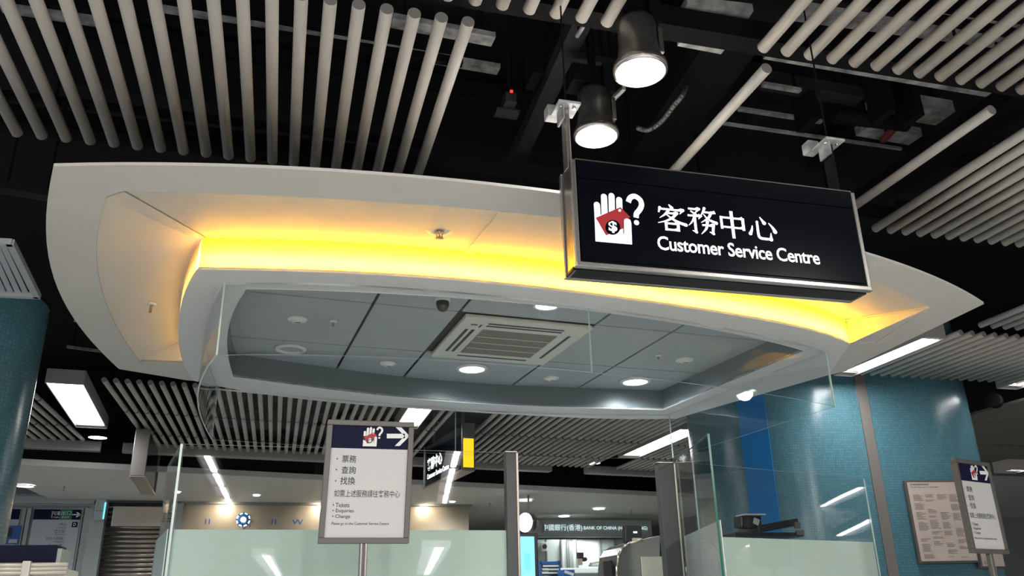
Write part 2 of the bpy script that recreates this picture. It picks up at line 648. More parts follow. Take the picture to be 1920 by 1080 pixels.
# grey trough closing the far banks
for nm, x0, x1, dy in (('far left', -1.62, -1.11, 0.0), ('behind the canopy', -0.99, 1.95, 0.0), ('right of the small round lamp', 2.25, 3.95, 0.0)):
    a, b = Vector((x0 * K, (5.70 + 0.14 * (x0 + 0.85)) * K, ZK - 0.03)), Vector((x1 * K, (5.70 + 0.14 * (x1 + 0.85)) * K, ZK - 0.03))
    d = b - a
    o = obj('end_trough', boxbm((a + b) / 2, (d.length, 0.16, 0.13), math.atan2(d.y, d.x), bevel=0.01), M['housing'])
    tag(o, 'long grey trough closing the far tube banks, ' + nm, 'ceiling trough')

# ---------------------------------------------------------------- black steelwork and services in the void
def along(name, a, b, wd, ht, m, label, cat, round_=False, group=None):
    a, b = Vector(a), Vector(b)
    d = b - a
    if round_:
        bm = cylbm(a, b, wd / 2, 14)
    else:
        q = d.to_track_quat('X', 'Z').to_matrix()
        bm = boxbm((a + b) / 2, (d.length, wd, ht), R=q)
    o = tag(obj(name, bm, m), label, cat, group)
    for t_ in (0.12, 0.88):
        p_ = a.lerp(b, t_)
        if p_.z < EYE + 3.25:
            obj('drop_rod', boxbm((p_.x, p_.y, (p_.z + EYE + 3.31) / 2), (0.012, 0.012, EYE + 3.31 - p_.z)), M['beam'], o)
    return o


def hp2(p, q, h):
    return hp(*p, h), hp(*q, h)


def extend(a, b, ta, tb):
    d = b - a
    return a - d * ta, b + d * tb


a, b = hp2((1062, 95), (965, 305), 2.55)
along('steel_channel', *extend(a, b, 0.3, 0.1), 0.09, 0.08, M['duct'], 'dark steel channel running into the picture, left of the upper spotlight', 'ceiling channel')
a, b = hp2((1400, 30), (1270, 215), 2.56)
along('steel_channel', *extend(a, b, 0.4, 1.2), 0.28, 0.10, M['beam'], 'wide black channel between the spotlights and the lone tube', 'ceiling channel')
a, b = hp2((1890, 195), (1590, 400), 2.58)
along('steel_channel', *extend(a, b, 0.2, 0.3), 0.20, 0.10, M['beam'], 'wide black channel left of the right hand tube banks', 'ceiling channel')
along('steel_channel', (-2.2, 1.19 * K, ZK + 0.11), (4.6, 1.19 * K, ZK + 0.11), 0.10, 0.10, M['beam'], 'black channel crossing between the front and second row of tubes', 'ceiling channel')
along('steel_channel', (-2.2, 1.85 * K, ZK + 0.12), (5.6, 1.85 * K, ZK + 0.12), 0.12, 0.10, M['beam'], 'black channel crossing just above the near edge of the canopy', 'ceiling channel')
services = [
    ((735, 38), (925, 74), 2.7, 0.08, 0.03, 'galv', 'upper galvanised cable tray behind the left tube bank'),
    ((300, 20), (935, 130), 2.9, 0.07, 0.03, 'galv', 'lower galvanised cable tray behind the left tube bank'),
    ((1280, 62), (1362, 78), 2.40, 0.11, 0.06, 'galv', 'short ribbed silver duct piece right of the upper spotlight'),
    ((1280, 14), (1402, 28), 2.40, 0.10, 0.04, 'galv', 'silver tray near the top edge left of the right tube bank'),
    ((1430, 150), (1610, 182), 2.8, 0.10, 0.07, 'duct', 'dark duct right of the lone tube'),
    ((1430, 158), (1500, 170), 2.7, 0.03, 0.02, 'galv', 'bright rail beside the head of the lone tube'),
    ((1385, 204), (1540, 228), 2.9, 0.03, 0.02, 'galv', 'thin silver rail crossing behind the lone tube'),
    ((1640, 190), (1770, 212), 2.8, 0.16, 0.08, 'galv', 'silver insulated duct section left of the right hand lone tube'),
    ((1615, 238), (1715, 256), 2.8, 0.12, 0.06, 'galv', 'smaller silver duct section below the insulated one'),
    ((1430, 5), (1900, 70), 3.0, 0.16, 0.05, 'galv', 'silver tray seen through the top right tube bank'),
    ((1440, 92), (1860, 165), 2.6, 0.10, 0.05, 'galv', 'silver tray under the front ends of the top right tube bank'),
    ((1355, 231), (1690, 279), 2.8, 0.018, 0.018, 'galv', 'thin silver conduit above the right sign bracket'),
    ((1270, 322), (1595, 361), 2.9, 0.014, 0.014, 'galv', 'thin silver conduit just above the hanging sign'),
    ((1075, 108), (1155, 122), 2.6, 0.05, 0.04, 'duct', 'grey rail joining the channel to the upper spotlight'),
    ((0, 350), (100, 368), 2.6, 0.10, 0.05, 'duct', 'dark tray left of the canopy corner'),
    ((0, 2), (180, 30), 2.9, 0.12, 0.05, 'galv', 'pale tray in the top left corner'),
    ((140, 600), (260, 625), 2.9, 0.04, 0.03, 'galv', 'thin silver rail under the left end of the canopy'),
    ((125, 650), (215, 662), 2.9, 0.03, 0.03, 'galv', 'lower thin silver rail under the left end of the canopy'),
]
for p, q, h, wd, ht, mm, lb in services:
    a, b = hp2(p, q, h)
    along('cable_tray', a, b, wd, ht, M[mm], lb, 'ceiling service')
for k, (p, q) in enumerate((((1500, 60), (1740, 110)), ((300, 120), (900, 210)), ((1120, 60), (1350, 100)), ((1650, 300), (1920, 380)))):
    a, b = hp2(p, q, 3.17)
    a, b = extend(a, b, 0.3, 0.3)
    along('air_duct', a, b, 0.5, 0.14, M['beam'], ['black air duct above the top right tubes', 'black air duct above the left tube bank', 'black air duct above the spotlights',
                                             'black air duct behind the right tube banks'][k], 'air duct')
a, b = hp2((1722, 196), (1655, 262), 2.72)
along('sprinkler_pipe', a, b, 0.05, 0, M['redpipe'], 'red pipe crossing the silver ducts at the upper right', 'pipe', True)
a, b = hp2((1560, 215), (1700, 232), 2.72)
along('sprinkler_pipe', a, b, 0.10, 0, M['beam'], 'black pipe in front of the silver ducts at the upper right', 'pipe', True)
a, b = hp2((1118, 10), (1082, 68), 2.35)
along('bright_rod', a, b, 0.02, 0, M['galv'], 'short shiny rod beside the tube ends at the top centre', 'rod', True)
for (px, py), lb in (((1650, 190), 'black hanger strap before the left part of the silver duct'), ((1702, 198), 'black hanger strap before the middle of the silver duct'),
                     ((1000, 120), 'black hanger strap left of the dark channel'), ((1510, 205), 'black hanger strap right of the lone tube')):
    p = hp(px, py, 2.68)
    o = obj('hanger_strap', boxbm(p + Vector((0, 0, 0.26)), (0.05, 0.16, 0.74)), M['beam'])
    tag(o, lb, 'hanger')

# flexible cable beside the lower spotlight
cp = spline([hp(*q, 2.3) for q in ((1195, 240), (1215, 244), (1240, 228), (1262, 200), (1280, 178))] + [hp(1286, 160, 2.54)], 5)
bm = bmesh.new()
for a, b in zip(cp, cp[1:]):
    cyl(bm, a, b, 0.012, 8)
tag(obj('flexible_conduit', bm, M['cable'], smooth=True), 'grey ribbed flexible conduit curling right of the lower spotlight', 'cable')

# little junction box with a red light
p = hp(955, 190, 2.4)
t = thing('detector_box', 'small dark box with a red indicator light in the ceiling void', 'detector', p)
obj('box_body', boxbm(p, (0.06, 0.08, 0.06), bevel=0.005), M['duct'], t)
obj('indicator', boxbm(p + Vector((0.0, -0.045, 0.03)), (0.014, 0.008, 0.012)), M['red_led'], t)
obj('box_plate', boxbm(p + Vector((0, 0.05, -0.04)), (0.12, 0.08, 0.01)), M['duct'], t)
obj('drop_rod', boxbm((p.x, p.y, (p.z + EYE + 3.31) / 2), (0.015, 0.015, EYE + 3.31 - p.z)), M['beam'], t)


# ---------------------------------------------------------------- ceiling fluorescent fittings
def fitting(x0, x1, y0, y1, label, z=None, power=0, group=None, rz=0, lit='tubelight', rear=False):
    z = ZK - 0.02 if z is None else z
    cx, cy = (x0 + x1) / 2, (y0 + y1) / 2
    t = thing('ceiling_light', label, 'ceiling light', (cx, cy, z), group)
    W, L = x1 - x0, y1 - y0
    R = Matrix.Rotation(rz, 3, 'Z')
    bm = bmesh.new()
    for c, s in (((-W / 2, 0, 0.06), (0.012, L, 0.14)), ((W / 2, 0, 0.06), (0.012, L, 0.14)), ((0, -L / 2, 0.06), (W, 0.012, 0.14)), ((0, L / 2, 0.06), (W, 0.012, 0.14)), ((0, 0, 0.13), (W, L, 0.01))):
        box(bm, Vector((cx, cy, z)) + R @ Vector(c), s, rz)
    obj('housing', bm, M['housing'], t)
    if rear:
        obj('reflector', boxbm(Vector((cx, cy, z)) + R @ Vector((0, 0, 0.03)), (W - 0.03, L - 0.05, 0.010), rz), M['reflectorglow'], t)
        obj('lamp_tube', boxbm(Vector((cx, cy, z)) + R @ Vector((W * 0.12, 0, 0.015)), (W * 0.32, L - 0.15, 0.02), rz), M['tubelight'], t)
    else:
        obj('diffuser', boxbm(Vector((cx, cy, z)) + R @ Vector((0, -0.02, 0.02)), (W - 0.03, L - 0.22, 0.012), rz), M[lit], t)
        for s in (-1, 1):
            obj('reflector', boxbm(Vector((cx, cy, z)) + R @ Vector((0, s * (L / 2 - 0.05), 0.03)), (W - 0.02, 0.09, 0.008), R=R @ Matrix.Rotation(s * 0.5, 3, 'X')), M['reflector'], t)
    if power and rear:
        area('fluorescent_light', Vector((cx, cy, z - 0.012)) + R @ Vector((W * 0.12, 0, 0)), W * 0.3, L - 0.15, power, (1.0, 0.97, 0.95), rot=(0, 0, rz))
    elif power:
        area('fluorescent_light', (cx, cy, z - 0.03), W, L, power, (1.0, 0.97, 0.95), rot=(0, 0, rz))
    return t


fitting(2.455 * K, 2.553 * K, 2.655 * K, 3.262 * K, 'long bright fluorescent fitting beside the pointed tip of the canopy', power=20)
fitting(-1.10 * K, -0.945 * K, 4.05 * K, 5.07 * K, 'bright wide fluorescent fitting far left, between two tube banks', power=20, rz=0.07)
fitting(0.60 * K, 0.73 * K, 4.15 * K, 4.80 * K, 'bright fluorescent fitting half hidden behind the centre stand sign', power=10)
fitting(2.29 * K, 2.44 * K, 4.55 * K, 5.56 * K, 'long bright fluorescent fitting seen through the glass right of centre', power=20)
fitting(3.45 * K, 3.57 * K, 2.70 * K, 3.33 * K, 'fluorescent fitting cut by the right picture edge above the column', power=8)
ord_ = ('nearest', 'second', 'third', 'fourth')
for side, x, y_, rz, wd in (('left', -1.12, -5.3, 0.0, 0.26), ('right', 2.42, -4.4, 0.156, 0.30)):
    for k in range(4):
        cx_, cy_ = x - math.sin(-rz) * (k * 1.66 + 0.8), y_ - math.cos(rz) * (k * 1.66 + 0.8)
        fitting(cx_ - wd / 2, cx_ + wd / 2, cy_ - 0.8, cy_ + 0.8, '%s fluorescent fitting of the %s row on the ceiling behind the viewer' % (ord_[k], side), power=95, rz=rz, rear=True)
for side, q0, q1, wd in (('left', (489, 1037), (520, 1078), 0.5), ('right', (818, 1026), (797, 1078), 0.6)):
    p0, p1 = hp(*q0, 1.25), hp(*q1, 1.25)
    p0, p1 = Vector((p0.x, 7.6 - p0.y, 0)), Vector((p1.x, 7.6 - p1.y, 0))
    p1 = p0.lerp(p1, min(1, 22 / (p1 - p0).length))
    mid, dd = (p0 + p1) / 2, p0 - p1
    fitting(mid.x - wd / 2, mid.x + wd / 2, mid.y - dd.length / 2, mid.y + dd.length / 2, 'distant long light trough of the %s row far behind the viewer' % side,
            z=EYE + 1.25, power=0, rz=math.atan2(dd.y, dd.x) - PI / 2, rear=True)
pa_, pb_ = yp(1300, 868, 3.95), yp(1621, 897, 4.35)
pn_ = Vector((-(pb_.y - pa_.y), pb_.x - pa_.x, 0)).normalized()


def mirrored(q, hh_):
    v = hp(*q, hh_)
    v.z = 0
    return v - pn_ * (2 * (v - Vector((pa_.x, pa_.y, 0))).dot(pn_))


for (q0, q1, hh_, wd, nm_) in (((1540, 955), (1622, 912), 2.1, 0.35, 'nearest right hand'), ((1575, 1002), (1640, 968), 1.45, 0.35, 'middle right hand'), ((1403, 1030), (1452, 1000), 1.3, 0.35, 'farthest right hand')):
    p0, p1 = mirrored(q0, hh_), mirrored(q1, hh_)
    mid, dd = (p0 + p1) / 2, p0 - p1
    fitting(mid.x - wd / 2, mid.x + wd / 2, mid.y - dd.length / 2, mid.y + dd.length / 2, '%s fluorescent trough hung far behind the viewer' % nm_,
            z=EYE + hh_, power=0, rz=math.atan2(dd.y, dd.x) - PI / 2, rear=True)
# further rows of the same station lighting in front of the kiosk, out of view overhead
for k, (x, y) in enumerate(((-2.6, -0.6), (0.6, -1.4), (3.8, -0.6))):
    fitting(x - 0.13, x + 0.13, y - 1.3, y, 'fluorescent fitting overhead, out of view, %s' % ('to the left', 'in the middle', 'to the right')[k], power=135)


# ---------------------------------------------------------------- spotlights
def drum(px, py, wpx, h, label):
    c = hp(px, py, h)
    d = ray(px, py)
    axial = 1560 * (c.z - EYE) / d.z
    r = wpx / 2 / 1560 * axial
    t = thing('drum_spotlight', label, 'spotlight', c)
    bm = bmesh.new()
    lathe(bm, c, [(r * 0.90, 0.004), (r * 0.93, 0.03), (r * 0.93, 0.04), (r * 0.80, 0.07), (r * 0.72, 0.13), (r * 0.72, 0.23), (r * 0.55, 0.26), (0, 0.265)], 36)
    obj('body', bm, M['steeld'], t)
    obj('glass_rim', lathe(bmesh.new(), c, [(r * 0.90, 0.0), (r * 0.99, 0.004), (r, 0.02), (r * 0.97, 0.035), (r * 0.90, 0.04), (r * 0.90, 0.0)], 36), M['steel'], t)
    obj('lamp_face', lathe(bmesh.new(), c, [(r * 0.90, 0.006), (r * 0.6, -0.006), (0, -0.012)], 32), M['lamp'], t)
    b = obj('bracket', boxbm(c + Vector((r * 0.8, 0, 0.15)), (0.02, 0.07, 0.12), bevel=0.003), M['steel'], t)
    obj('mounting_arm', boxbm(c + Vector((r * 0.55, -0.02, 0.30)), (0.05, 0.09, 0.16)), M['beam'], t)
    obj('gear_box', boxbm(c + Vector((-0.01, 0.03, 0.33)), (0.20, 0.12, 0.10), bevel=0.006), M['beam'], t)
    spot('spotlight_beam', c + Vector((0, 0, -0.03)), 90, 2.2, (1, 0.98, 0.95), 0.8, r)
    obj('drop_rod', boxbm((c.x, c.y, (c.z + 0.3 + EYE + 3.31) / 2), (0.03, 0.03, EYE + 3.31 - c.z - 0.3)), M['beam'], t)
    return t, c, r


drum(1201, 137, 103, 1.95, 'upper round spotlight with a black body, near the top edge')
drum(1118, 258, 86, 2.02, 'lower round spotlight directly above the left end of the hanging sign')
p = hp(1150, 185, 2.2)
q = hp(1175, 165, 2.2)
along('lamp_rail', hp(1130, 205, 2.35), hp(1170, 165, 2.35), 0.02, 0.02, M['galv'], 'thin metal rail linking the two round spotlights', 'rail')


# ---------------------------------------------------------------- sprinklers and detectors
def sprinkler(p, r, label, drop=0.05, rod=False):
    t = thing('sprinkler_head', label, 'sprinkler', p)
    obj('escutcheon', lathe(bmesh.new(), p, [(r * 0.35, 0), (r, 0.0), (r * 0.95, -0.006), (r * 0.4, -0.012), (r * 0.35, 0)], 24), M['white'], t)
    bm = bmesh.new()
    lathe(bm, p, [(0, 0.0), (r * 0.22, 0.0), (r * 0.22, -drop * 0.45), (0.004, -drop * 0.5), (0.004, -drop * 0.9), (r * 0.3, -drop * 0.92), (r * 0.3, -drop), (0, -drop)], 12)
    for s in (-1, 1):
        box(bm, p + Vector((s * r * 0.2, 0, -drop * 0.66)), (0.003, 0.006, drop * 0.5))
    obj('nozzle', bm, M['brass'], t)
    if rod:
        obj('drop_pipe', boxbm((p.x, p.y, (p.z + EYE + 3.31) / 2), (0.02, 0.02, EYE + 3.31 - p.z)), M['beam'], t)
    return t


sprinkler(hp(1190, 36, 2.42), 0.066, 'white disc sprinkler head above the upper spotlight', 0.07, True)

# ================================================================ CANOPY
CAN = thing('kiosk_canopy', 'large boat-shaped white canopy with a glowing yellow light band and grey inner ceiling', 'canopy', hp(900, 600, H2))
h = lambda q, H=H2: hp(q[0], q[1], H)
near_px = [(100, 312), (200, 309), (283, 308.5), (350, 310), (500, 316), (640, 322), (800, 337), (953, 352), (1063, 362), (1630, 478), (1700, 502), (1769, 527), (1800, 545), (1845, 570)]
left_px = [(100, 312), (92, 345), (88, 400), (92, 487), (100, 520), (115, 557), (143, 603), (183, 653), (223, 692)]
out_near = smoothc([h(q) for q in near_px], 3, 40)
out_left = smoothc([h(q) for q in left_px], 3, 20)
fl_px = [(223, 692), (290, 702), (363, 714)]
far_px = [(363, 714), (378, 722), (410, 729), (520, 742), (640, 753), (741, 764), (853, 772), (957, 778), (1060, 782), (1193, 785), (1268, 785)]
out_far = [h((223, 692)), h((290, 703)), h((350, 713))] + smoothc([h(q) for q in far_px], 3, 24)
out_right = [h(q) for q in ((1268, 785), (1293, 777.5), (1553, 703.5), (1580, 697), (1845, 570))]
near_box_px = [(372, 505), (500, 507), (640, 512), (800, 520), (923, 532), (1030, 543), (1117, 553), (1280, 576), (1440, 602), (1593, 645)]
box_near = smoothc([h(q) for q in near_box_px], 4, 36)
left_box_px = [(372, 505), (355, 533), (340, 570), (334, 607), (334, 628), (337, 653), (343, 680), (353, 700), (363, 714)]
box_left = smoothc([h(q) for q in left_box_px], 3, 20)
# cove outline (where the recessed sloping panels start)
cove_near_px = [(232, 358), (350, 361), (500, 367), (640, 373), (860, 390), (933, 396), (1050, 408), (1640, 530), (1700, 553), (1745, 577)]
cove_near = smoothc([h(q) for q in cove_near_px], 3, 36)
cove_left_px = [(198, 370), (183, 427), (183, 500), (197, 567), (233, 637), (262, 678)]
cove_left = smoothc([h(q) for q in cove_left_px], 3, 18)
L343 = h((343, 681))
# index of the box_left point nearest L343
ib = min(range(len(box_left)), key=lambda i: (box_left[i] - L343).length)
right_corner = box_near[-1]
cove_low_r = h((1642, 642))

TH = 0.012
upv = Vector((0, 0, 1))
# flat outer border
ring_o = (out_left[::-1][:-1] + out_near[:-1] + [out_right[4], out_right[3], out_right[2], right_corner, cove_low_r]
          + cove_near[::-1] + cove_left + [box_left[ib]] + box_left[ib + 1:-1] + [out_far[3], out_far[2], out_far[1]])
obj('outer_border', polybm([ring_o], TH), M['soffit'], CAN)
# ring round the inner opening
op_near_px = [(462, 541), (560, 542), (640, 545), (713, 549), (817, 557), (927, 563), (1007, 570), (1113, 583), (1280, 607), (1400, 630), (1507, 657)]
op_left_px = [(462, 541), (447, 563), (433, 597), (427, 627), (426, 653), (430, 680), (438, 706)]
op_far_px = [(438, 706), (520, 716), (600, 727), (740, 745), (846, 753), (920, 756), (1000, 760), (1096, 765), (1243, 768)]
op_near = smoothc([h(q) for q in op_near_px], 3, 30)
op_left = smoothc([h(q) for q in op_left_px], 2, 14)
op_far = smoothc([h(q) for q in op_far_px], 3, 24)
op_right = resample([op_far[-1], op_near[-1]], 8)
opening = op_near[::-1][:-1] + op_left[:-1] + op_far[:-1] + op_right[:-1]
ring_r = box_near[::-1][:-1] + box_left[:-1] + out_far[3:] + out_right[1:3]
obj('soffit_ring', polybm([ring_r, opening], TH), M['ring'], CAN)
# narrow raised bead round the ring, where the glass is clamped
# light band: upright acrylic sheet on the near side, plus the plain left side, made to glow
off = Vector((0, 0, 0.0))
T = H3 - H2
obj('light_band', wall([p for p in box_near], Z2 + 0.004, Z3 + 0.034), M['acrylic'], CAN)
band_left = [p for p in box_left]
obj('light_band', wall(band_left, Z2 + 0.004, Z3 + 0.034), M['boxside_glow'], CAN)  # plain painted side, built as glowing acrylic to tint the left cove
# bottom lip of the band
lipn = [p + Vector((0, -0.006, 0)) for p in box_near]
obj('band_lip', wall(lipn, Z2 - 0.004, Z2 + 0.006, 0.008), M['ring'], CAN, mats=[M['ring'], M['ring']])
obj('band_joint', boxbm(box_near[-1] + Vector((0.006, 0, T / 2)), (0.012, 0.012, T)), M['brass'], CAN)
# fluorescent strips inside the box, low and close to the acrylic
ctr = h((850, 640))
for side, pts in (('near', box_near), ('left', box_left)):
    ins = []
    for i, p in enumerate(pts):
        d = (pts[min(i + 1, len(pts) - 1)] - pts[max(i - 1, 0)]).normalized()
        n = Vector((-d.y, d.x, 0))
        if n.dot(ctr - p) < 0:
            n = -n
        ins.append(p + n * 0.055)
    rs = resample(ins, 12 if side == 'near' else 6)
    for a, b in zip(rs, rs[1:]):
        m = (a + b) / 2
        d = b - a
        o = area('band_strip_light', (m.x, m.y, Z2 + 0.045), d.length, 0.02, (14.0 if side == 'near' else 1.0) * d.length, (1, 0.97, 0.85))
        n = Vector((-d.y, d.x, 0)).normalized()
        if n.dot(ctr - m) > 0:
            n = -n
        o.rotation_euler = (n + Vector((0, 0, 0.0))).to_track_quat('-Z', 'Y').to_euler()
# sloping cove panels, border edge (low) to the head of the band (high)
def loft(A, B, nseg, t=0.006):
    bm = bmesh.new()
    A, B = resample(A, nseg), resample(B, nseg)
    rows = 7
    V = []
    for j in range(rows):
        s = j / (rows - 1)
        ss = s
        V.append([bm.verts.new(a.lerp(b, ss)) for a, b in zip(A, B)])
    for j in range(rows - 1):
        for i in range(nseg - 1):
            bm.faces.new((V[j][i], V[j][i + 1], V[j + 1][i + 1], V[j + 1][i])).smooth = True
    return bm


up3 = Vector((0, 0, T))
head_near = [p + up3 for p in box_near]
head_left = [p + up3 for p in box_left]
step = Vector((0, 0, 0.004))
cn = resample(cove_near, 41)
hn = resample(head_near, 41)
jn = 20                                    # joint between the two near panels
# find joint: the rib seen at (930,396)-(893,455)
jx = min(range(41), key=lambda i: (cn[i] - h((931, 396))).length)
jh = min(range(41), key=lambda i: (hn[i] - hp(893, 456, H3)).length)
obj('cove_panel', loft([p + step for p in cn[:jx + 1]], hn[:jh + 1], 22), M['soffit'], CAN)
obj('cove_panel', loft([p + step for p in cn[jx:]], hn[jh:], 22), M['soffit'], CAN)
obj('cove_panel', loft([p + step for p in cove_left], head_left[:ib + 1], 20), M['soffit'], CAN)
bm = bmesh.new()
vs = [bm.verts.new(p) for p in (cn[-1] + step, hn[-1], right_corner + Vector((0, 0, 0.002)), cove_low_r + step)]
bm.faces.new((vs[0], vs[1], vs[2]))
bm.faces.new((vs[0], vs[2], vs[3]))
obj('cove_panel', bm, M['soffit'], CAN)
bm = bmesh.new()
vs = [bm.verts.new(p) for p in (cove_left[-1] + step, head_left[ib], box_left[ib] + Vector((0, 0, 0.0)), )]
bm.faces.new(vs)
obj('cove_panel', bm, M['soffit'], CAN)
# step edge of the border round the cove
obj('border_lip', wall(cove_near, Z2, Z2 + 0.005), M['soffit'], CAN)
obj('border_lip', wall(cove_left, Z2, Z2 + 0.005), M['soffit'], CAN)
# ribs covering the joints of the cove panels
def rib(a, b, wd, drop=0.012):
    d = (b - a)
    q = d.to_track_quat('X', 'Z').to_matrix()
    c = (a + b) / 2 - Vector((0, 0, drop))
    obj('cove_rib', boxbm(c, (d.length, wd, 0.008), R=q), M['soffit'], CAN)


bm = bmesh.new()
bm.faces.new([bm.verts.new(v) for v in (cove_left[0] + step, cove_near[0] + step, head_near[0])])
obj('cove_rib', bm, M['soffit'], CAN)
bm = bmesh.new()
dn = Vector((0, 0, 0.006))
v1, v2 = cove_left[0] + step - dn, cove_near[0] + step - dn
e1 = (cove_near[0] - cove_left[0]).normalized() * 0.025
bm.faces.new([bm.verts.new(v) for v in (v1, v2, head_near[0] + e1 - dn, head_near[0] - e1 - dn)])
obj('cove_rib', bm, M['soffit'], CAN)
rib(cn[jx] + step, hn[jh], 0.035, 0.004)
rib(hn[-1], cn[-1] + step, 0.03, 0.004)
# flat strip beside the head of the band (left side)
hl = head_left[:ib]
bm = bmesh.new()
A_ = [bm.verts.new(p - Vector((0, 0, 0.006))) for p in hl]
B_ = [bm.verts.new(p + (Vector((p.x - ctr.x, p.y - ctr.y, 0)).normalized() * 0.05) - Vector((0, 0, 0.008))) for p in hl]
for i in range(len(hl) - 1):
    bm.faces.new((A_[i], A_[i + 1], B_[i + 1], B_[i]))
obj('cove_rib', bm, M['soffit'], CAN)
# dark inner walls of the opening
for nm, pts in (('inner_wall', op_near), ('inner_wall', op_left), ('inner_wall', op_far), ('inner_wall', op_right)):
    obj(nm, wall(pts, Z2 + 0.001, Z3 + 0.02), M['innerwall'], CAN)
# white lip of the opening
obj('opening_lip', wall(opening + [opening[0]], Z2 - 0.004, Z2 + 0.012, 0.006), M['ring'], CAN, mats=[M['ring'], M['ring']])

# inner ceiling: tiles with open joints, clipped to the opening
kio = math.radians(4.4)
ux, uy = Vector((math.cos(kio), math.sin(kio), 0)), Vector((-math.sin(kio), math.cos(kio), 0))
def loc(p):
    return Vector((p.dot(ux), p.dot(uy)))
def unl(q, z):
    v = ux * q[0] + uy * q[1]
    return Vector((v.x, v.y, z))


gx = sorted([loc(hp(*q, H3)).x for q in ((711.7, 550), (863, 587), (1110, 612), (1280, 608))])
gx = [sum(v) / 2 for v in zip(gx, sorted([loc(hp(*q, H3)).x for q in ((643, 670), (797, 657), (1020, 680), (1100, 720))]))]
r1 = (loc(hp(640, 557, H3)).y + loc(hp(1280, 630, H3)).y) / 2
r2 = (loc(hp(640, 646, H3)).y + loc(hp(813, 662, H3)).y) / 2
r3 = r2
gy = [r1, r2]
big, small = gx[2] - gx[1], gx[1] - gx[0]
gx = [gx[0] - big * 1.0, gx[0] - big * 2.0] + gx + [gx[-1] + big, gx[-1] + big * 2]
gx = sorted(gx)
dy = gy[1] - gy[0]
gy = [gy[0] - dy, gy[0], gy[1], gy[1] + dy, gy[1] + 2 * dy]
clip = [loc(p) for p in opening]
cc = sum(clip, Vector((0, 0))) / len(clip)
clip = [cc + (p - cc) * 1.012 for p in clip]
if sum(a.x * b.y - b.x * a.y for a, b in zip(clip, clip[1:] + clip[:1])) < 0:
    clip = clip[::-1]


def cut(poly_, axis, val, keep):           # clip polygon by axis-parallel line
    o = []
    n = len(poly_)
    for i in range(n):
        a, b = poly_[i], poly_[(i + 1) % n]
        ia, ib_ = keep * (a[axis] - val) >= 0, keep * (b[axis] - val) >= 0
        if ia:
            o.append(a)
        if ia != ib_:
            t = (val - a[axis]) / (b[axis] - a[axis])
            o.append(a.lerp(b, t))
    return o


AC = None
for i in range(len(gx) - 1):
    for j in range(len(gy) - 1):
        p = clip
        gp = 0.009
        for ax_, v, kp in ((0, gx[i] + gp, 1), (0, gx[i + 1] - gp, -1), (1, gy[j] + gp, 1), (1, gy[j + 1] - gp, -1)):
            p = cut(p, ax_, v, kp)
            if len(p) < 3:
                break
        if len(p) < 3:
            continue
        if i == 3 and j == 1:
            continue
        pp = []
        for v in p:
            if not pp or (v - pp[-1]).length > 0.002:
                pp.append(v)
        if len(pp) > 2:
            obj('ceiling_tile', polybm([[unl(v, Z3) for v in pp]], 0.012), M['tile'], CAN)
obj('tile_backing', polybm([[unl(v, Z3 + 0.02) for v in clip]], 0.01), M['gap'], CAN)
# top cover of the box
obj('box_top', polybm([[p + up3 + Vector((0, 0, 0.035)) for p in (box_near[::-1][:-1] + box_left[:-1] + out_far[3:] + out_right[1:3])]], 0.01), M['gap'], CAN)

# air conditioner cassette
ac = thing('air_conditioner', 'white square ceiling cassette air conditioner with a brown slatted grille in the canopy ceiling', 'air conditioner', hp(960, 636, H3))
c4 = [hp(*q, H3) for q in ((868, 588), (1108, 611), (1021, 681), (812, 663))]
acx = [loc(p) for p in c4]
x0, x1 = (acx[0].x + acx[3].x) / 2, (acx[1].x + acx[2].x) / 2
y0, y1 = (acx[0].y + acx[1].y) / 2, (acx[2].y + acx[3].y) / 2
W_, L_ = x1 - x0, y1 - y0
def acp(u, v, dz=0.0):
    return unl((x0 + u * W_, y0 + v * L_), Z3 - dz)
def acbox(u0, u1, v0, v1, d0, d1, nm, mm, bev=0.0, par=None):
    c = (acp(u0, v0) + acp(u1, v1)) / 2 - Vector((0, 0, (d0 + d1) / 2))
    return obj(nm, boxbm(c, ((u1 - u0) * W_, (v1 - v0) * L_, d1 - d0), kio, bevel=bev), M[mm], par or ac)
acbox(0, 1, 0, 1, -0.005, 0.022, 'panel', 'acwhite', 0.010)
acbox(0.20, 0.80, 0.22, 0.80, 0.020, 0.026, 'grille', 'acgrille')
for k in range(24):
    v = 0.23 + k * 0.0240
    g_ = acbox(0.205, 0.795, v, v + 0.009, 0.024, 0.029, 'grille_bar', 'acgrille')
for k in range(3):
    acbox(0.205, 0.795, 0.36 + 0.145 * k, 0.366 + 0.145 * k, 0.026, 0.031, 'grille_frame', 'acwhite')
for u0, u1, v0, v1 in ((0.2, 0.8, 0.075, 0.10), (0.2, 0.8, 0.125, 0.15), (0.2, 0.8, 0.88, 0.905), (0.07, 0.095, 0.24, 0.8), (0.12, 0.145, 0.24, 0.8), (0.88, 0.905, 0.2, 0.8)):
    acbox(u0, u1, v0, v1, 0.018, 0.0235, 'air_slot', 'ink')
acbox(0.08, 0.13, 0.12, 0.14, 0.018, 0.0235, 'corner_sensor', 'ink')
acbox(0.15, 0.165, 0.12, 0.18, 0.018, 0.0235, 'corner_sensor', 'ink')


# ceiling devices
def disc_thing(name, px, py, rpx, label, cat, lit=False, prof=None, kind='speaker'):
    c = hp(px, py, H3)
    d = ray(px, py)
    r = rpx / 1560 * (1560 * H3 / d.z)
    t = thing(name, label, cat, c)
    return t, c, r


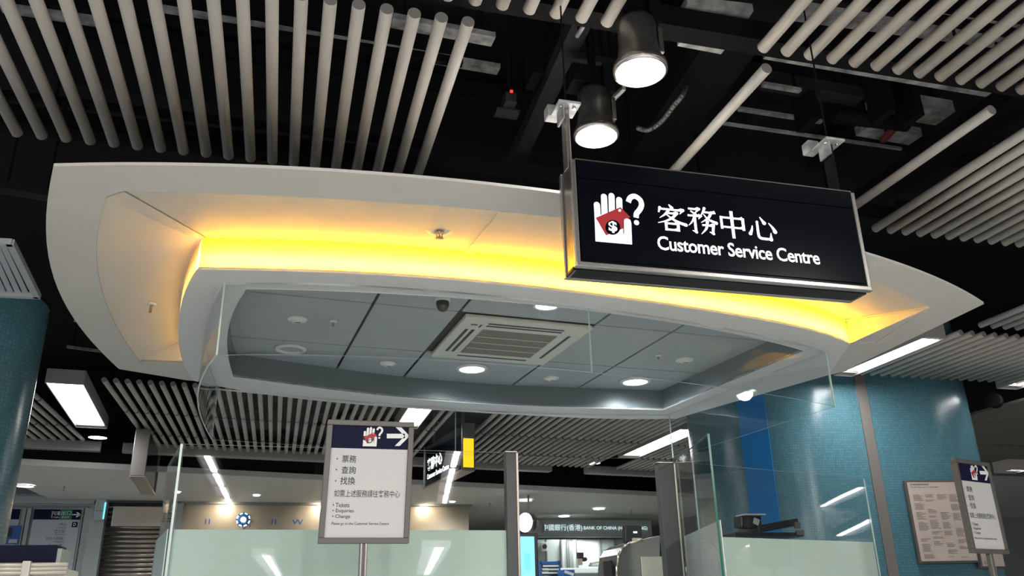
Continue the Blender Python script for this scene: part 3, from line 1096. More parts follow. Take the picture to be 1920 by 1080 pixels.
def detector(px, py, rpx, label):
    t, c, r = disc_thing('smoke_detector', px, py, rpx, label, 'smoke detector')
    obj('base', lathe(bmesh.new(), c, [(0, 0.0), (r, 0.0), (r, -0.006), (r * 0.92, -0.010), (r * 0.6, -0.011), (0, -0.011)], 28), M['white'], t)
    obj('head', lathe(bmesh.new(), c, [(r * 0.62, -0.010), (r * 0.55, -0.018), (r * 0.42, -0.022), (0, -0.023)], 24), M['white'], t)
    obj('chamber', boxbm(c + Vector((r * 0.1, 0, -0.023)), (r * 0.5, 0.010, 0.003)), M['cable'], t)


def downlight(px, py, rpx, label, on=True, power=9):
    t, c, r = disc_thing('downlight', px, py, rpx, label, 'downlight')
    obj('trim_ring', lathe(bmesh.new(), c, [(r * 0.72, 0.0), (r, 0.0), (r * 0.98, -0.012), (r * 0.78, -0.016), (r * 0.72, -0.006), (r * 0.72, 0.0)], 32), M['white'], t)
    obj('lamp_glass', lathe(bmesh.new(), c, [(r * 0.76, -0.012 if on else -0.003), (r * 0.4, -0.014 if on else -0.004), (0, -0.014 if on else -0.004)], 28), M['downlight' if on else 'tile'], t)
    if on:
        spot('downlight_beam', c + Vector((0, 0, -0.03)), power, 2.9, (0.86, 0.96, 1.0), 1.0, 0.06)


detector(557, 598, 19, 'white round smoke detector at the upper left of the canopy ceiling')
detector(727, 681, 16, 'white round smoke detector left of the lit downlight under the air conditioner')
detector(1034, 708, 15, 'white round smoke detector between the two lit lower downlights')
detector(1283, 674, 17, 'white round smoke detector at the right of the canopy ceiling')
downlight(545, 653, 29, 'unlit round speaker or downlight at the left edge of the canopy ceiling', False)
downlight(885, 690, 31, 'lit downlight below the air conditioner', True, 75)
downlight(1191, 714, 30, 'lit downlight at the lower right of the canopy ceiling', True, 75)
downlight(1025, 570, 28, 'lit downlight half hidden by the near edge of the canopy opening', True, 30)
sprinkler(hp(625, 602, H3), 0.022, 'tiny sprinkler head right of the upper left smoke detector', 0.035)
sprinkler(hp(1234, 666, H3), 0.018, 'tiny sprinkler head left of the right smoke detector', 0.03)
t, c, r = disc_thing('dome_camera', 830, 560, 15, 'small dark dome camera at the near edge of the canopy opening', 'camera')
obj('dome_base', lathe(bmesh.new(), c, [(0, 0), (r, 0), (r, -0.02), (0, -0.02)], 24), M['white'], t)
obj('dome', lathe(bmesh.new(), c, [(r * 0.85, -0.02), (r * 0.8, -0.045), (r * 0.5, -0.07), (0, -0.08)], 24), M['dome'], t)
# sprinklers on the cove
def cove_h(px, py, H):
    return hp(px, py, H)
sprinkler(cove_h(824, 430, H2 + T * 0.57), 0.060, 'round sprinkler head on the glowing near cove of the canopy', 0.045)
sprinkler(cove_h(284, 569, H2 + T * 0.58), 0.026, 'small sprinkler head on the left cove of the canopy', 0.05)

# ---------------------------------------------------------------- glass hung from the canopy
GZ = EYE + H2 * 0.757
HG = thing('hanging_glass', 'clear glass screens hanging from the underside of the canopy ring', 'glass screen', h((850, 640)))
gcor = [h((423, 530)), h((1548, 657)), h((1254, 777)), h((409, 728))]
def offs(px_list):
    return [h(q) for q in px_list]
g_near = smoothc(offs([(423, 530), (560, 529), (700, 536), (900, 550), (1095, 573), (1300, 604), (1430, 628), (1548, 657)]), 3, 25)
bl = lambda q: hp(q[0], q[1], H2 * 0.757)
# the left pane bulges outwards: its lower edge seen at (407,667) (377,713) (374,763) (384,798) (397,816)
g_left = smoothc([gcor[0]] + [Vector((bl(q).x, bl(q).y, Z2)) for q in ((389, 690), (377, 716), (374, 763), (384, 798))] + [gcor[3]], 2, 14)
g_far = smoothc(offs([(409, 728), (520, 738), (640, 749), (853, 767), (1000, 773), (1254, 777)]), 2, 17)
g_right = resample([gcor[2], gcor[1]], 2)
gm = [M['glass'], M['glassedge']]
i = min(range(25), key=lambda k: (g_near[k] - h((1095, 573))).length)
obj('glass_pane', wall(g_near[:i + 1], GZ, Z2 - 0.002, 0.008), None, HG, mats=gm)
obj('glass_pane', wall([g_near[i] + Vector((0.004, 0, 0))] + g_near[i + 1:], GZ, Z2 - 0.002, 0.008), None, HG, mats=gm)
obj('glass_pane', wall(g_left, GZ, Z2 - 0.002, 0.008), None, HG, mats=gm)
i = min(range(17), key=lambda k: (g_far[k] - h((853, 767))).length)
obj('glass_pane', wall(g_far[:i + 1], GZ, Z2 - 0.002, 0.008), None, HG, mats=gm)
obj('glass_pane', wall([g_far[i] + Vector((0.004, 0, 0))] + g_far[i + 1:], GZ, Z2 - 0.002, 0.008), None, HG, mats=gm)
obj('glass_pane', wall(g_right, GZ, Z2 - 0.002, 0.008), None, HG, mats=gm)
for pts in (g_near, g_left, g_far, g_right):
    obj('clamp_channel', wall(pts, Z2 - 0.010, Z2 - 0.0005, 0.010), M['ring'], HG, mats=[M['ring'], M['ring']])

# ================================================================ HANGING SERVICE SIGN
YS = 2.42
SP = lambda X, Y: yp(1040 + X * 0.37037, 160 + Y * 0.37037, YS)      # traced sign coordinates
sx0, sx1 = 0.3745 * YS, 0.8375 * YS
st, sb = EYE + 0.6080 * YS, EYE + 0.4480 * YS
SG = thing('service_sign', 'black hanging customer service sign with white lettering, hand symbol and steel frame', 'sign', ((sx0 + sx1) / 2, YS, sb))
dp = 0.115
cx = (sx0 + sx1) / 2
obj('sign_body', boxbm((cx, YS + dp / 2 + 0.004, (st + sb) / 2), (sx1 - sx0, dp, st - sb)), M['signface'], SG)
split = EYE + 0.578 * YS
obj('face_panel', boxbm((cx, YS + 0.001, (sb + split) / 2 + 0.003), (sx1 - sx0 - 0.012, 0.006, split - sb - 0.010)), M['signface'], SG)
obj('face_panel', boxbm((cx, YS + 0.001, (st + split) / 2), (sx1 - sx0 - 0.012, 0.006, st - split - 0.004)), M['signface'], SG)
obj('top_edge', boxbm((cx, YS + 0.0, st), (sx1 - sx0, 0.008, 0.004)), M['steeld'], SG)
for s, x in ((-1, sx0 - 0.008), (1, sx1 + 0.008)):
    obj('side_frame', boxbm((x, YS + 0.008, (st + sb) / 2 - 0.012), (0.018, 0.022, st - sb + 0.02), bevel=0.003), M['steel'], SG)
    obj('side_frame', boxbm((x - s * 0.002, YS + dp / 2 + 0.022, (st + sb) / 2 - 0.012), (0.008, dp - 0.03, st - sb + 0.02)), M['steeld'], SG)
    obj('side_frame', boxbm((x, YS + dp + 0.006, (st + sb) / 2 - 0.012), (0.018, 0.022, st - sb + 0.02), bevel=0.003), M['steel'], SG)
obj('bottom_frame', boxbm((cx, YS + 0.006, sb - 0.013), (sx1 - sx0 + 0.03, 0.024, 0.018), bevel=0.003), M['steel'], SG)
obj('bottom_frame', boxbm((cx, YS + dp / 2 + 0.01, sb - 0.016), (sx1 - sx0 + 0.03, dp - 0.04, 0.010)), M['duct'], SG)
obj('bottom_frame', boxbm((cx, YS + dp + 0.004, sb - 0.013), (sx1 - sx0 + 0.03, 0.024, 0.018), bevel=0.003), M['steel'], SG)
# lettering
U, V_ = Vector((1, 0, 0)), Vector((0, 0, 1))
sf = YS - 0.0025                          # front of the face


def on(p, d=0.0):
    return Vector((p.x, sf - d, p.z))


tl, br = SP(508, 597), SP(655, 745)
tr_ = SP(1115, 720)
GL = [
    # each glyph: tapered strokes ((points), (widths)) in a 100 unit box; horizontals as (x0, x1, y)
    ([((45, 99), (54, 87)), (4, 12)], [((13, 84), (8, 66)), (10, 5)], (9, 88, 80), [((92, 82), (80, 66)), (11, 2)],
     [((41, 76), (29, 60), (10, 45)), (10, 8, 2)], (34, 68, 66), [((70, 68), (54, 50), (32, 36), (3, 26)), (11, 10, 7, 2)],
     [((33, 61), (52, 46), (72, 35), (98, 27)), (3, 8, 11, 12)], [((30, 31), (30, 0)), (10, 10)], (30, 70, 27), [((71, 30), (71, 0)), (11, 11)], (30, 70, 4)),
    ([((12, 84), (28, 73)), (4, 10)], (5, 40, 92), [((43, 94), (27, 77)), (9, 3)], (1, 43, 66), [((47, 68), (38, 55)), (9, 2)], [((25, 66), (25, 6)), (10, 10)],
     [((27, 4), (13, 10)), (9, 2)], [((24, 62), (14, 42), (2, 28)), (8, 6, 2)], [((62, 99), (56, 84), (47, 70)), (10, 8, 2)], (57, 97, 84),
     [((85, 84), (72, 62), (46, 43)), (11, 9, 2)], [((57, 76), (72, 58), (99, 46)), (3, 8, 12)], (49, 86, 34), [((88, 37), (84, 8)), (11, 10)], [((86, 4), (72, 10)), (9, 2)],
     [((68, 47), (62, 22), (43, -1)), (11, 9, 2)]),
    ([((12, 76), (12, 28)), (10, 10)], (12, 88, 72), [((89, 76), (89, 28)), (12, 11)], (12, 88, 36), [((50, 99), (50, -5)), (13, 12)]),
    ([((15, 52), (12, 36), (5, 20)), (3, 9, 13)], [((34, 68), (34, 18), (40, 7), (52, 5), (74, 5)), (9, 11, 12, 11, 10)], [((78, 4), (80, 30)), (13, 2)],
     [((46, 88), (60, 66)), (3, 14)], [((76, 68), (90, 50), (96, 36)), (3, 11, 15)]),
]


def glyph(bm, strokes, org, u, v, sc, d):
    nrm = Vector(u).cross(Vector(v))

    def put(pts):
        vs = [bm.verts.new(org + u * (p[0] * sc[0] / 100) + v * (p[1] * sc[1] / 100) + nrm * d) for p in pts]
        bm.faces.new(vs)
    for st_ in strokes:
        if len(st_) == 3:
            x0_, x1_, y_ = st_
            put(((x0_, y_ - 3.4), (x1_, y_ - 3.4), (x1_, y_ + 3.4), (x0_, y_ + 3.4)))
            put(((x1_ - 13, y_ + 3), (x1_ + 4, y_ - 3), (x1_ - 1, y_ + 9)))
            continue
        P, W_ = st_
        P = [Vector(p) for p in P]
        W2, n_s = [], 5
        Q = []
        if len(P) == 2:
            Q = [P[0].lerp(P[1], k / n_s) for k in range(n_s + 1)]
            W2 = [W_[0] + (W_[1] - W_[0]) * k / n_s for k in range(n_s + 1)]
        else:
            for k in range(len(P) - 1):
                for q in range(n_s):
                    W2.append(W_[k] + (W_[k + 1] - W_[k]) * q / n_s)
            W2.append(W_[-1])
            Q = [Vector(p[:2]) for p in spline([(p.x, p.y, 0) for p in P], n_s)]
        Lf, Rt = [], []
        for k in range(len(Q)):
            dd = (Q[min(k + 1, len(Q) - 1)] - Q[max(k - 1, 0)]).normalized()
            nn_ = Vector((-dd.y, dd.x)) * W2[k] * 0.43
            Lf.append(Q[k] + nn_)
            Rt.append(Q[k] - nn_)
        for k in range(len(Q) - 1):
            put((Lf[k], Rt[k], Rt[k + 1], Lf[k + 1]))
        for c_, w_ in ((Q[0], W2[0]), (Q[-1], W2[-1])):
            if w_ > 6 and not (abs(P[0].x - P[-1].x) < 1):
                put([(c_.x + w_ / 2 * math.cos(t_), c_.y + w_ / 2 * math.sin(t_)) for t_ in (2 * PI * k / 12 for k in range(12))])


adv = (tr_.x - tl.x) / 3.94
for k, gs in enumerate(GL):
    bm = bmesh.new()
    glyph(bm, gs, on(Vector((tl.x + adv * k, 0, br.z))), U, V_, (adv * 0.94, tl.z - br.z), 0.0012)
    me = bpy.data.meshes.new('lettering')
    bm.to_mesh(me)
    bm.free()
    link('lettering', me, M['litwhite'], SG)
a, b = SP(515, 765), SP(1342, 905)
c = SP(515, 833)
text('lettering', 'Customer Service Centre', on(Vector((a.x, 0, c.z))), U, V_, b.x - a.x, (a.z - c.z) * 1.03, M['litwhite'], SG, off=0.011, space=0.95)

# symbol of a hand holding a ticket, kept in rectified sign metres
icon_o = SP(193, 808)
def ic(X, Y):
    p = SP(X, Y)
    return Vector((p.x - icon_o.x, p.z - icon_o.z))


def icaps(a, b, r):
    a, b = ic(*a), ic(*b)
    return capsule(a, b, r * 0.37037 / 1560 * 1.2 * YS)


hand = [icaps((212, 607), (218, 700), 16.5), icaps((248, 566), (252, 680), 16.5), icaps((286, 562), (289, 680), 16.5), icaps((325, 582), (327, 680), 16.5)]
palm = [ic(*q) for q in ((200, 660), (205, 792), (390, 808), (386, 700), (380, 682), (368, 680), (355, 684), (344, 700), (344, 650))]
thumb = [icaps((366, 694), (370, 765), 19)]
card = [ic(*q) for q in ((205, 673), (331, 619), (381, 670), (345, 690), (345, 727), (258, 762))]
disc = [ic(292 + 38 * math.cos(t), 722 + 38 * math.sin(t)) for t in (2 * PI * k / 20 for k in range(20))]
hole = [ic(327 + 7 * math.cos(t), 636 + 7 * math.sin(t)) for t in (2 * PI * k / 10 for k in range(10))]
notch = [ic(*q) for q in ((343, 695), (348, 695), (349, 755), (345, 755))]
qbox = (ic(366, 705), ic(455, 562))
dbox = (ic(272, 748), ic(312, 693))


def symbol(parent, org, u, v, s, mw, mr, mk, fl=None):
    """org: lower left corner; u, v: axes; s: scale"""
    u, v = Vector(u).normalized(), Vector(v).normalized()
    n = u.cross(v)

    def fill(name, shapes, m, d):
        bm = bmesh.new()
        for sh in shapes:
            vs = [org + u * (p.x * s) + v * (p.y * s) + n * d for p in sh]
            f = [bm.verts.new(q) for q in vs]
            for t in tessellate_polygon([vs]):
                try:
                    bm.faces.new([f[i] for i in t])
                except ValueError:
                    pass
        me = bpy.data.meshes.new(name)
        bm.to_mesh(me)
        bm.free()
        link(name, me, m, parent)
    fill('hand_symbol', hand + [palm], mw, 0.0010)
    fill('ticket_symbol', [card], mr, 0.0016)
    fill('hand_symbol', thumb, mw, 0.0019)
    fill('ticket_symbol', [disc], mk, 0.0022)
    fill('ticket_symbol', [hole], mw, 0.0020)
    fill('hand_symbol', [notch], mk, 0.0021)
    p = org + u * (dbox[0].x * s) + v * (dbox[0].y * s)
    text('lettering', '$', p, u, v, (dbox[1].x - dbox[0].x) * s, (dbox[1].y - dbox[0].y) * s, mw, parent, off=0.03, depth=0.0028)
    qs = []
    P_q = [Vector(q) for q in spline([(q[0], q[1], 0) for q in ((13, 73), (24, 88), (48, 95), (74, 84), (78, 66), (64, 49), (50, 38), (46, 24))], 4)]
    sw_, sh2 = (qbox[1].x - qbox[0].x) / 100, (qbox[1].y - qbox[0].y) / 100
    o0 = qbox[0]
    L_, R_ = [], []
    for k in range(len(P_q)):
        d_ = (P_q[min(k + 1, len(P_q) - 1)] - P_q[max(k - 1, 0)])
        d_ = Vector((d_.x * sw_, d_.y * sh2)).normalized()
        c_ = Vector((o0.x + P_q[k].x * sw_, o0.y + P_q[k].y * sh2))
        n2 = Vector((-d_.y, d_.x)) * 13 * sw_
        L_.append(c_ + n2)
        R_.append(c_ - n2)
    for k in range(len(L_) - 1):
        qs.append([L_[k], R_[k], R_[k + 1], L_[k + 1]])
    qs.append([Vector((o0.x + 46 * sw_ + 13 * sw_ * math.cos(t_), o0.y + 8 * sh2 + 13 * sw_ * math.sin(t_))) for t_ in (2 * PI * k / 14 for k in range(14))])
    fill('question_mark', qs, mw, 0.0014)


symbol(SG, on(icon_o), U, V_, 1.0, M['lithand'], M['litred'], M['signface'])
# hangers
for px, py, x in ((1068, 190, sx0 - 0.006), (1572, 268, sx1 - 0.02)):
    top = EYE + (0.706 if x < 1 else 0.705) * YS
    z0 = st - 0.01
    obj('hanger_rod', boxbm((x, YS + 0.06, (z0 + top) / 2), (0.016, 0.05, top - z0), bevel=0.003), M['steel' if x < 1 else 'black'], SG)
    obj('hanger_bracket', boxbm((x, YS + 0.05, top), (0.085, 0.10, 0.010), bevel=0.002), M['galv'], SG)
    obj('hanger_bracket', boxbm((x - 0.02, YS + 0.05, top - 0.03), (0.008, 0.07, 0.06), bevel=0.002), M['galv'], SG)
    obj('drop_rod', boxbm((x, YS + 0.05, (top + EYE + 3.31) / 2), (0.005, 0.005, EYE + 3.31 - top)), M['beam'], SG)
    obj('hanger_clamp', boxbm((x - 0.03, YS + 0.12, top + 0.02), (0.05, 0.05, 0.05), bevel=0.006), M['galv'], SG)
    for dx in (-0.025, 0.025):
        obj('hanger_bolt', cylbm((x + dx, YS + 0.03, top - 0.012), (x + dx, YS + 0.03, top + 0.012), 0.007, 8), M['steel'], SG)

# ================================================================ SIGN STANDS
YST = 3.3
ob = [yp(616, 785, YST), yp(777, 792, YST), yp(596, 1018, YST), yp(768, 1020, YST)]
SW = (ob[1].x - ob[0].x + ob[3].x - ob[2].x) / 2
SH = (ob[0].z + ob[1].z - ob[2].z - ob[3].z) / 2
shr = ((ob[0].x + ob[1].x) - (ob[2].x + ob[3].x)) / 2 / SH        # slight lean


def sl_(X, Y):                           # traced stand coordinates -> local metres from the lower left corner
    p = yp(590 + X / 3.485, 770 + Y / 3.485, YST)
    yy = p.z - (ob[2].z + ob[3].z) / 2
    return Vector((p.x - ob[2].x - shr * yy, yy))


def stand(label, org, u, lean=0.0, pole_dx=0.0):
    """org: lower left front corner of the frame, u: horizontal axis of the board"""
    u = Vector((u[0], u[1], 0)).normalized()
    v = (Vector((0, 0, 1)) + u * lean).normalized()
    n = u.cross(v).normalized()
    R = Matrix((u, -n, v)).transposed()
    base = org + u * (SW / 2 + pole_dx) + Vector((0, 0, 0))
    t = thing('sign_stand', label, 'sign stand', (base.x, base.y, 0))
    P_ = lambda x, y, d=0: org + u * x + v * y + n * d
    fw, fd = 0.021, 0.030
    for c, s in (((SW / 2, fw / 2), (SW, fd, fw)), ((SW / 2, SH - fw / 2), (SW, fd, fw))):
        obj('frame_rail', boxbm(P_(c[0], c[1], -fd / 2), s, R=R, bevel=0.003), M['frame'], t)
    for x in (fw / 2, SW - fw / 2):
        obj('frame_rail', boxbm(P_(x, SH / 2, -fd / 2), (fw, fd, SH - 2 * fw), R=R, bevel=0.003), M['frame'], t)
    hy = sl_(300, 245).y
    obj('poster', boxbm(P_(SW / 2, (hy + fw) / 2, -0.012), (SW - 2 * fw, 0.006, hy - fw), R=R), M['paper'], t)
    obj('header_panel', boxbm(P_(SW / 2, (SH - fw + hy) / 2, -0.012), (SW - 2 * fw, 0.006, SH - fw - hy), R=R), M['navy'], t)
    obj('backing', boxbm(P_(SW / 2, SH / 2, -0.022), (SW - 0.01, 0.008, SH - 0.01), R=R), M['frame'], t)

    def tx(body, X0, Y0, X1, Y1, off=0.0, m='ink', sp=1.0):
        a, b = sl_(X0, Y1), sl_(X1, Y0)
        text('lettering', body, P_(a.x, a.y, -0.0088), u, v, b.x - a.x, b.y - a.y, M[m], t, off=off, space=sp, depth=0.0004)
    tx('票務', 178, 290, 276, 336, 0.008)
    tx('查詢', 174, 361, 272, 409, 0.008)
    tx('找換', 166, 431, 268, 481, 0.008)
    for X, Y in ((148, 312), (143, 383), (138, 456)):
        tx('•', X - 4, Y - 5, X + 5, Y + 5)
    tx('如需上述服務請往客務中心', 126, 520, 560, 562, 0.005)
    tx('• Tickets', 118, 601, 230, 628, 0.010)
    tx('• Enquiries', 116, 640, 258, 670, 0.010)
    tx('• Change', 113, 677, 234, 707, 0.010)
    tx('Please go to the Customer Service Centre', 110, 728, 487, 750, 0.008, sp=0.95)
    # arrow
    bm = bmesh.new()
    for sh in (((473, 148), (592, 148), (592, 178), (473, 178)), ((525, 100), (562, 100), (623, 163), (590, 163)), ((590, 163), (623, 163), (558, 228), (525, 228))):
        vs = [P_(*sl_(*q), -0.0080) for q in sh]
        bm.faces.new([bm.verts.new(q) for q in vs])
    me = bpy.data.meshes.new('arrow_symbol')
    bm.to_mesh(me)
    bm.free()
    link('arrow_symbol', me, M['pwhite'], t)
    a = sl_(308, 238)
    full = ic(455, 562).x
    s = (sl_(455, 100).x - a.x) / full
    symbol(t, P_(a.x, a.y, -0.0090), u, v, s, M['pwhite'], M['pred'], M['ink'])
    # pole and foot
    pb = Vector((base.x, base.y, 0)) - n * 0.02
    zt_ = (org.z + 0.02)
    obj('pole', boxbm(Vector((pb.x, pb.y, zt_ / 2)), (0.030, 0.020, zt_), R=Matrix((u, Vector((-u.y, u.x, 0)), Vector((0, 0, 1)))).transposed(), bevel=0.004), M['frame'], t)
    for s_ in (-1, 1):
        obj('pole_channel', boxbm(Vector((pb.x, pb.y, zt_ / 2)) + u * s_ * 0.009 + n * 0.012, (0.006, 0.006, zt_), R=Matrix((u, Vector((-u.y, u.x, 0)), Vector((0, 0, 1)))).transposed()), M['steel'], t)
    obj('foot_plate', lathe(bmesh.new(), Vector((pb.x, pb.y, 0)), [(0, 0.0), (0.19, 0.0), (0.19, 0.012), (0.05, 0.022), (0, 0.022)], 32), M['steeld'], t)
    return t


stand('grey framed sign stand before the frosted glass at centre left, facing the viewer', Vector((ob[2].x, YST, (ob[2].z + ob[3].z) / 2)), (1, 0), shr, 0.0)
# right stand: nearer left edge, further right edge
dL, dR = ray(1828, 1038), ray(1913, 1038)
pL = dL * (4.12 / 1560)
pR = dR * (4.36 / 1560)
pL.z += EYE
zL = (pL.z + pR.z + EYE) / 2
uu = Vector((pR.x - pL.x, pR.y - pL.y, 0))
k_ = SW / uu.length
stand('grey framed sign stand at the right edge, before the mosaic column', Vector((pL.x, pL.y, zL)), uu, 0.0, 0.0)

# ================================================================ COUNTER GLASS AND POSTS
YP = 3.8
GT = EYE + 0.18 * YP
GF = EYE + 0.0875 * YP
def glass_counter(label, pts, ztop, zfrost, frost='frost', name='counter_glass', zbot=0.0, fl=None, edge='glassedge'):
    t = thing(name, label, 'glass screen', (pts[0][0], pts[0][1], zbot))
    ztop_ = ztop if isinstance(ztop, list) else [ztop] * len(pts)
    zf_ = zfrost if isinstance(zfrost, list) else [zfrost] * len(pts)
    obj('clear_pane', wall(pts, zbot, ztop_, 0.010), None, t, mats=[M['glass'], M[edge]])
    n = Vector((-(pts[-1][1] - pts[0][1]), pts[-1][0] - pts[0][0], 0)).normalized()
    q = [Vector((p[0], p[1], 0)) + n * 0.016 for p in pts]
    obj('frosted_panel', wall(q, zbot, zf_, 0.004), None, t, mats=[M[frost], M[frost]])
    return t


xL, xM = -0.1112 * YP, 0.2690 * YP
glass_counter('clear glass screen with a pale green frosted lower part, left of the service window', [(xL, YP), (xM, YP)], GT, GF)
# left return, running back from the front corner
side = spline([Vector((xL - 0.004, YP, 0)), Vector((-0.118 * 4.1, 4.1, 0)), Vector((-0.1235 * 4.5, 4.5, 0)), Vector((-0.119 * 5.1, 5.1, 0))], 5)
glass_counter('curved side glass screen running back from the left front corner', [(p.x, p.y) for p in side], GT, GF)


def post(px, py0, label, Y, wd=0.05, dd=0.06, top=None):
    p = yp(px, py0, Y)
    zt_ = top or p.z
    t = thing('steel_post', label, 'post', (p.x, Y, 0))
    obj('post_shaft', boxbm((p.x, Y + dd / 2, zt_ / 2), (wd, dd, zt_), bevel=0.003), M['post'], t)
    obj('post_edge', boxbm((p.x + wd / 2 + 0.006, Y + 0.008, zt_ / 2), (0.012, 0.02, zt_), bevel=0.003), M['steelw'], t)
    obj('post_cap', boxbm((p.x, Y + dd / 2, zt_ + 0.002), (wd + 0.01, dd + 0.01, 0.004)), M['steel'], t)
    return t


post(958, 848, 'narrow steel post at the left side of the service window', YP - 0.005, 0.048, 0.05)
# right side of the window: post, pale return panel and the tall green-edged pane
YR = 4.15
pr = yp(1248, 868, YR)
post(1248, 868, 'wide steel post at the right side of the service window', YR, 0.09, 0.05)
pe = yp(1326, 813, 3.45)
zf1, zf0 = zt(1345, 975, Vector((0, 3.45, 0))), zt(1240, 1006, Vector((0, YR, 0)))
ppost = Vector((yp(1264, 870, YR).x, YR))
glass_counter('tall clear glass with a green edge and pale frosted lower part, beside the service window', [(ppost.x, ppost.y), (pe.x, pe.y)],
              [zt(1264, 866, Vector((0, YR, 0))), pe.z], [zf0, zf1], 'frostside', edge='greenedge')
# right front pane
yR0, yR1 = 3.9, 3.9 * 1.10
a, b = yp(1300, 868, 3.95), yp(1621, 897, 4.35)
rp = [Vector((a.x, a.y, 0)), Vector((b.x, b.y, 0))]
n_ = len(rp)
zf_a = zt(1348, 1005, Vector((0, 3.95, 0)))
zf_b = zt(1665, 1016, Vector((0, 4.35, 0)))
glass_counter('clear glass screen with frosted lower part in front of the right column', [(p.x, p.y) for p in rp], [a.z + (b.z - a.z) * i / (n_ - 1) for i in range(n_)],
              [zf_a + (zf_b - zf_a) * i / (n_ - 1) for i in range(n_)], name='counter_glass')
# dark leaflet racks and reader on the right counter
cb = thing('kiosk_counter', 'white service counter inside the kiosk, below the service window', 'counter', (1.25, 5.35, 0))
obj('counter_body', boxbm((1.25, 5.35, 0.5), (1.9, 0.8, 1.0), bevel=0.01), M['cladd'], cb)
obj('counter_top', boxbm((1.25, 5.35, 1.02), (2.0, 0.9, 0.04), bevel=0.01), M['white'], cb)


def shelf_obj(px0, px1, py0, py1, Y, d, label, name, cat, m='blackp', tilt=0.0, z0=None):
    a, b = yp(px0, py0, Y), yp(px1, py1, Y)
    c = (a + b) / 2
    t = thing(name, label, cat, (c.x, Y, b.z))
    R = Matrix.Rotation(tilt, 3, 'Y')
    w_, h_ = b.x - a.x, a.z - b.z
    obj('casing', boxbm((c.x, Y + d / 2, c.z), (w_, d, h_), R=R, bevel=min(h_, w_) * 0.12), M[m], t)
    return t, c, w_, h_


# tall cabinet carrying the equipment at the right inside the glass
ca = yp(1385, 1008, 4.75)
cz = yp(1500, 1012, 4.75)
t = thing('equipment_cabinet', 'grey cabinet behind the right glass screen carrying black devices', 'cabinet', ((ca.x + cz.x) / 2, 5.0, 0))
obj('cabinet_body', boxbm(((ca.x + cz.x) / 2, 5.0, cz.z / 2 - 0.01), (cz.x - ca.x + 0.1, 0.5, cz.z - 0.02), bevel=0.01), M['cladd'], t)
obj('cabinet_door', boxbm(((ca.x + cz.x) / 2, 4.745, cz.z / 2 - 0.05), (cz.x - ca.x, 0.02, cz.z - 0.2), bevel=0.005), M['clad'], t)
t, c, w_, h_ = shelf_obj(1377, 1508, 998, 1006, 4.74, 0.30, 'long flat black tray lowest of the devices behind the right glass', 'device_tray', 'device')
obj('tray_end', boxbm((c.x + w_ / 2 - 0.03, 4.735, c.z + 0.01), (0.05, 0.02, 0.030), bevel=0.003), M['frame'], t)
t, c, w_, h_ = shelf_obj(1420, 1500, 978, 992, 4.78, 0.26, 'tilted black box on top of the flat tray behind the right glass', 'device_box', 'device', tilt=-0.16)
obj('box_front', boxbm((c.x + w_ / 2 - 0.02, 4.775, c.z), (0.035, 0.02, h_ * 0.9), bevel=0.003), M['frame'], t)
t, c, w_, h_ = shelf_obj(1388, 1430, 966, 990, 4.80, 0.10, 'small black card reader with a pale top standing behind the right glass', 'card_reader', 'device', tilt=0.06)
obj('reader_lid', boxbm((c.x, 4.80, c.z + h_ / 2), (w_, 0.11, 0.008)), M['clad'], t)
obj('reader_paper', boxbm((c.x + 0.03, 4.795, c.z), (0.04, 0.004, h_ * 0.5), R=Matrix.Rotation(0.4, 3, 'Y')), M['clad'], t)

# monitor at the window
YM = 4.6
a, b = yp(984, 1010, YM), yp(1011, 1082, YM)
t = thing('computer_monitor', 'upright black monitor with a light blue screen at the left of the service window', 'monitor', (a.x, YM, 1.04))
ww = b.x - yp(940, 1010, YM).x
mc = Vector((b.x - ww / 2, YM, (a.z + b.z) / 2 - 0.02))
hh = a.z - b.z + 0.10
obj('casing', boxbm(mc + Vector((0, 0.02, 0)), (ww, 0.03, hh), bevel=0.004), M['blackp'], t)
obj('screen', boxbm(mc + Vector((0, 0.0, 0.004)), (ww - 0.045, 0.004, hh - 0.045)), M['screen2'], t)
obj('screen_window', boxbm(mc + Vector((ww / 2 - 0.065, -0.003, 0.0)), (0.035, 0.002, 0.09)), M['screen'], t)
obj('monitor_stand', boxbm(mc + Vector((0, 0.05, -hh / 2 - 0.1)), (0.05, 0.03, 0.22)), M['blackp'], t)
obj('monitor_foot', boxbm(Vector((mc.x, YM + 0.05, 1.05)), (0.22, 0.16, 0.02), bevel=0.004), M['blackp'], t)

# steel ticket machine hood with rounded shoulder, and the dark display on it
YH = 4.55
sh_px = [(1238, 1004), (1235, 1100), (1156, 1100), (1157, 1062), (1160, 1040), (1168, 1026), (1180, 1019), (1205, 1012)]
pts = [yp(*q, YH) for q in sh_px]
t = thing('machine_hood', 'brushed steel machine hood with a rounded shoulder at the right of the service window', 'machine', (pts[2].x, YH, 1.04))
obj('hood', polybm([pts], 0.30, Vector((0, 1, 0))), M['steeld'], t)
rim = pts[2:]
bm = bmesh.new()
for p, q in zip(rim, rim[1:]):
    cyl(bm, p + Vector((0, 0, 0)), q + Vector((0, 0, 0)), 0.007, 8)
obj('hood_rim', bm, M['steelw'], t)
obj('hood_panel', boxbm((pts[1].x - 0.03, YH - 0.005, pts[1].z + 0.10), (0.14, 0.01, 0.12), bevel=0.003), M['steelw'], t)
obj('side_gap', boxbm((pts[2].x - 0.004, YH + 0.1, pts[2].z + 0.04), (0.012, 0.12, 0.20)), M['blackp'], t)
a, b = yp(1171, 985, 4.7), yp(1204, 1018, 4.7)
t = thing('counter_display', 'small black display box standing on the steel machine hood', 'display', ((a.x + b.x) / 2, 4.7, b.z))
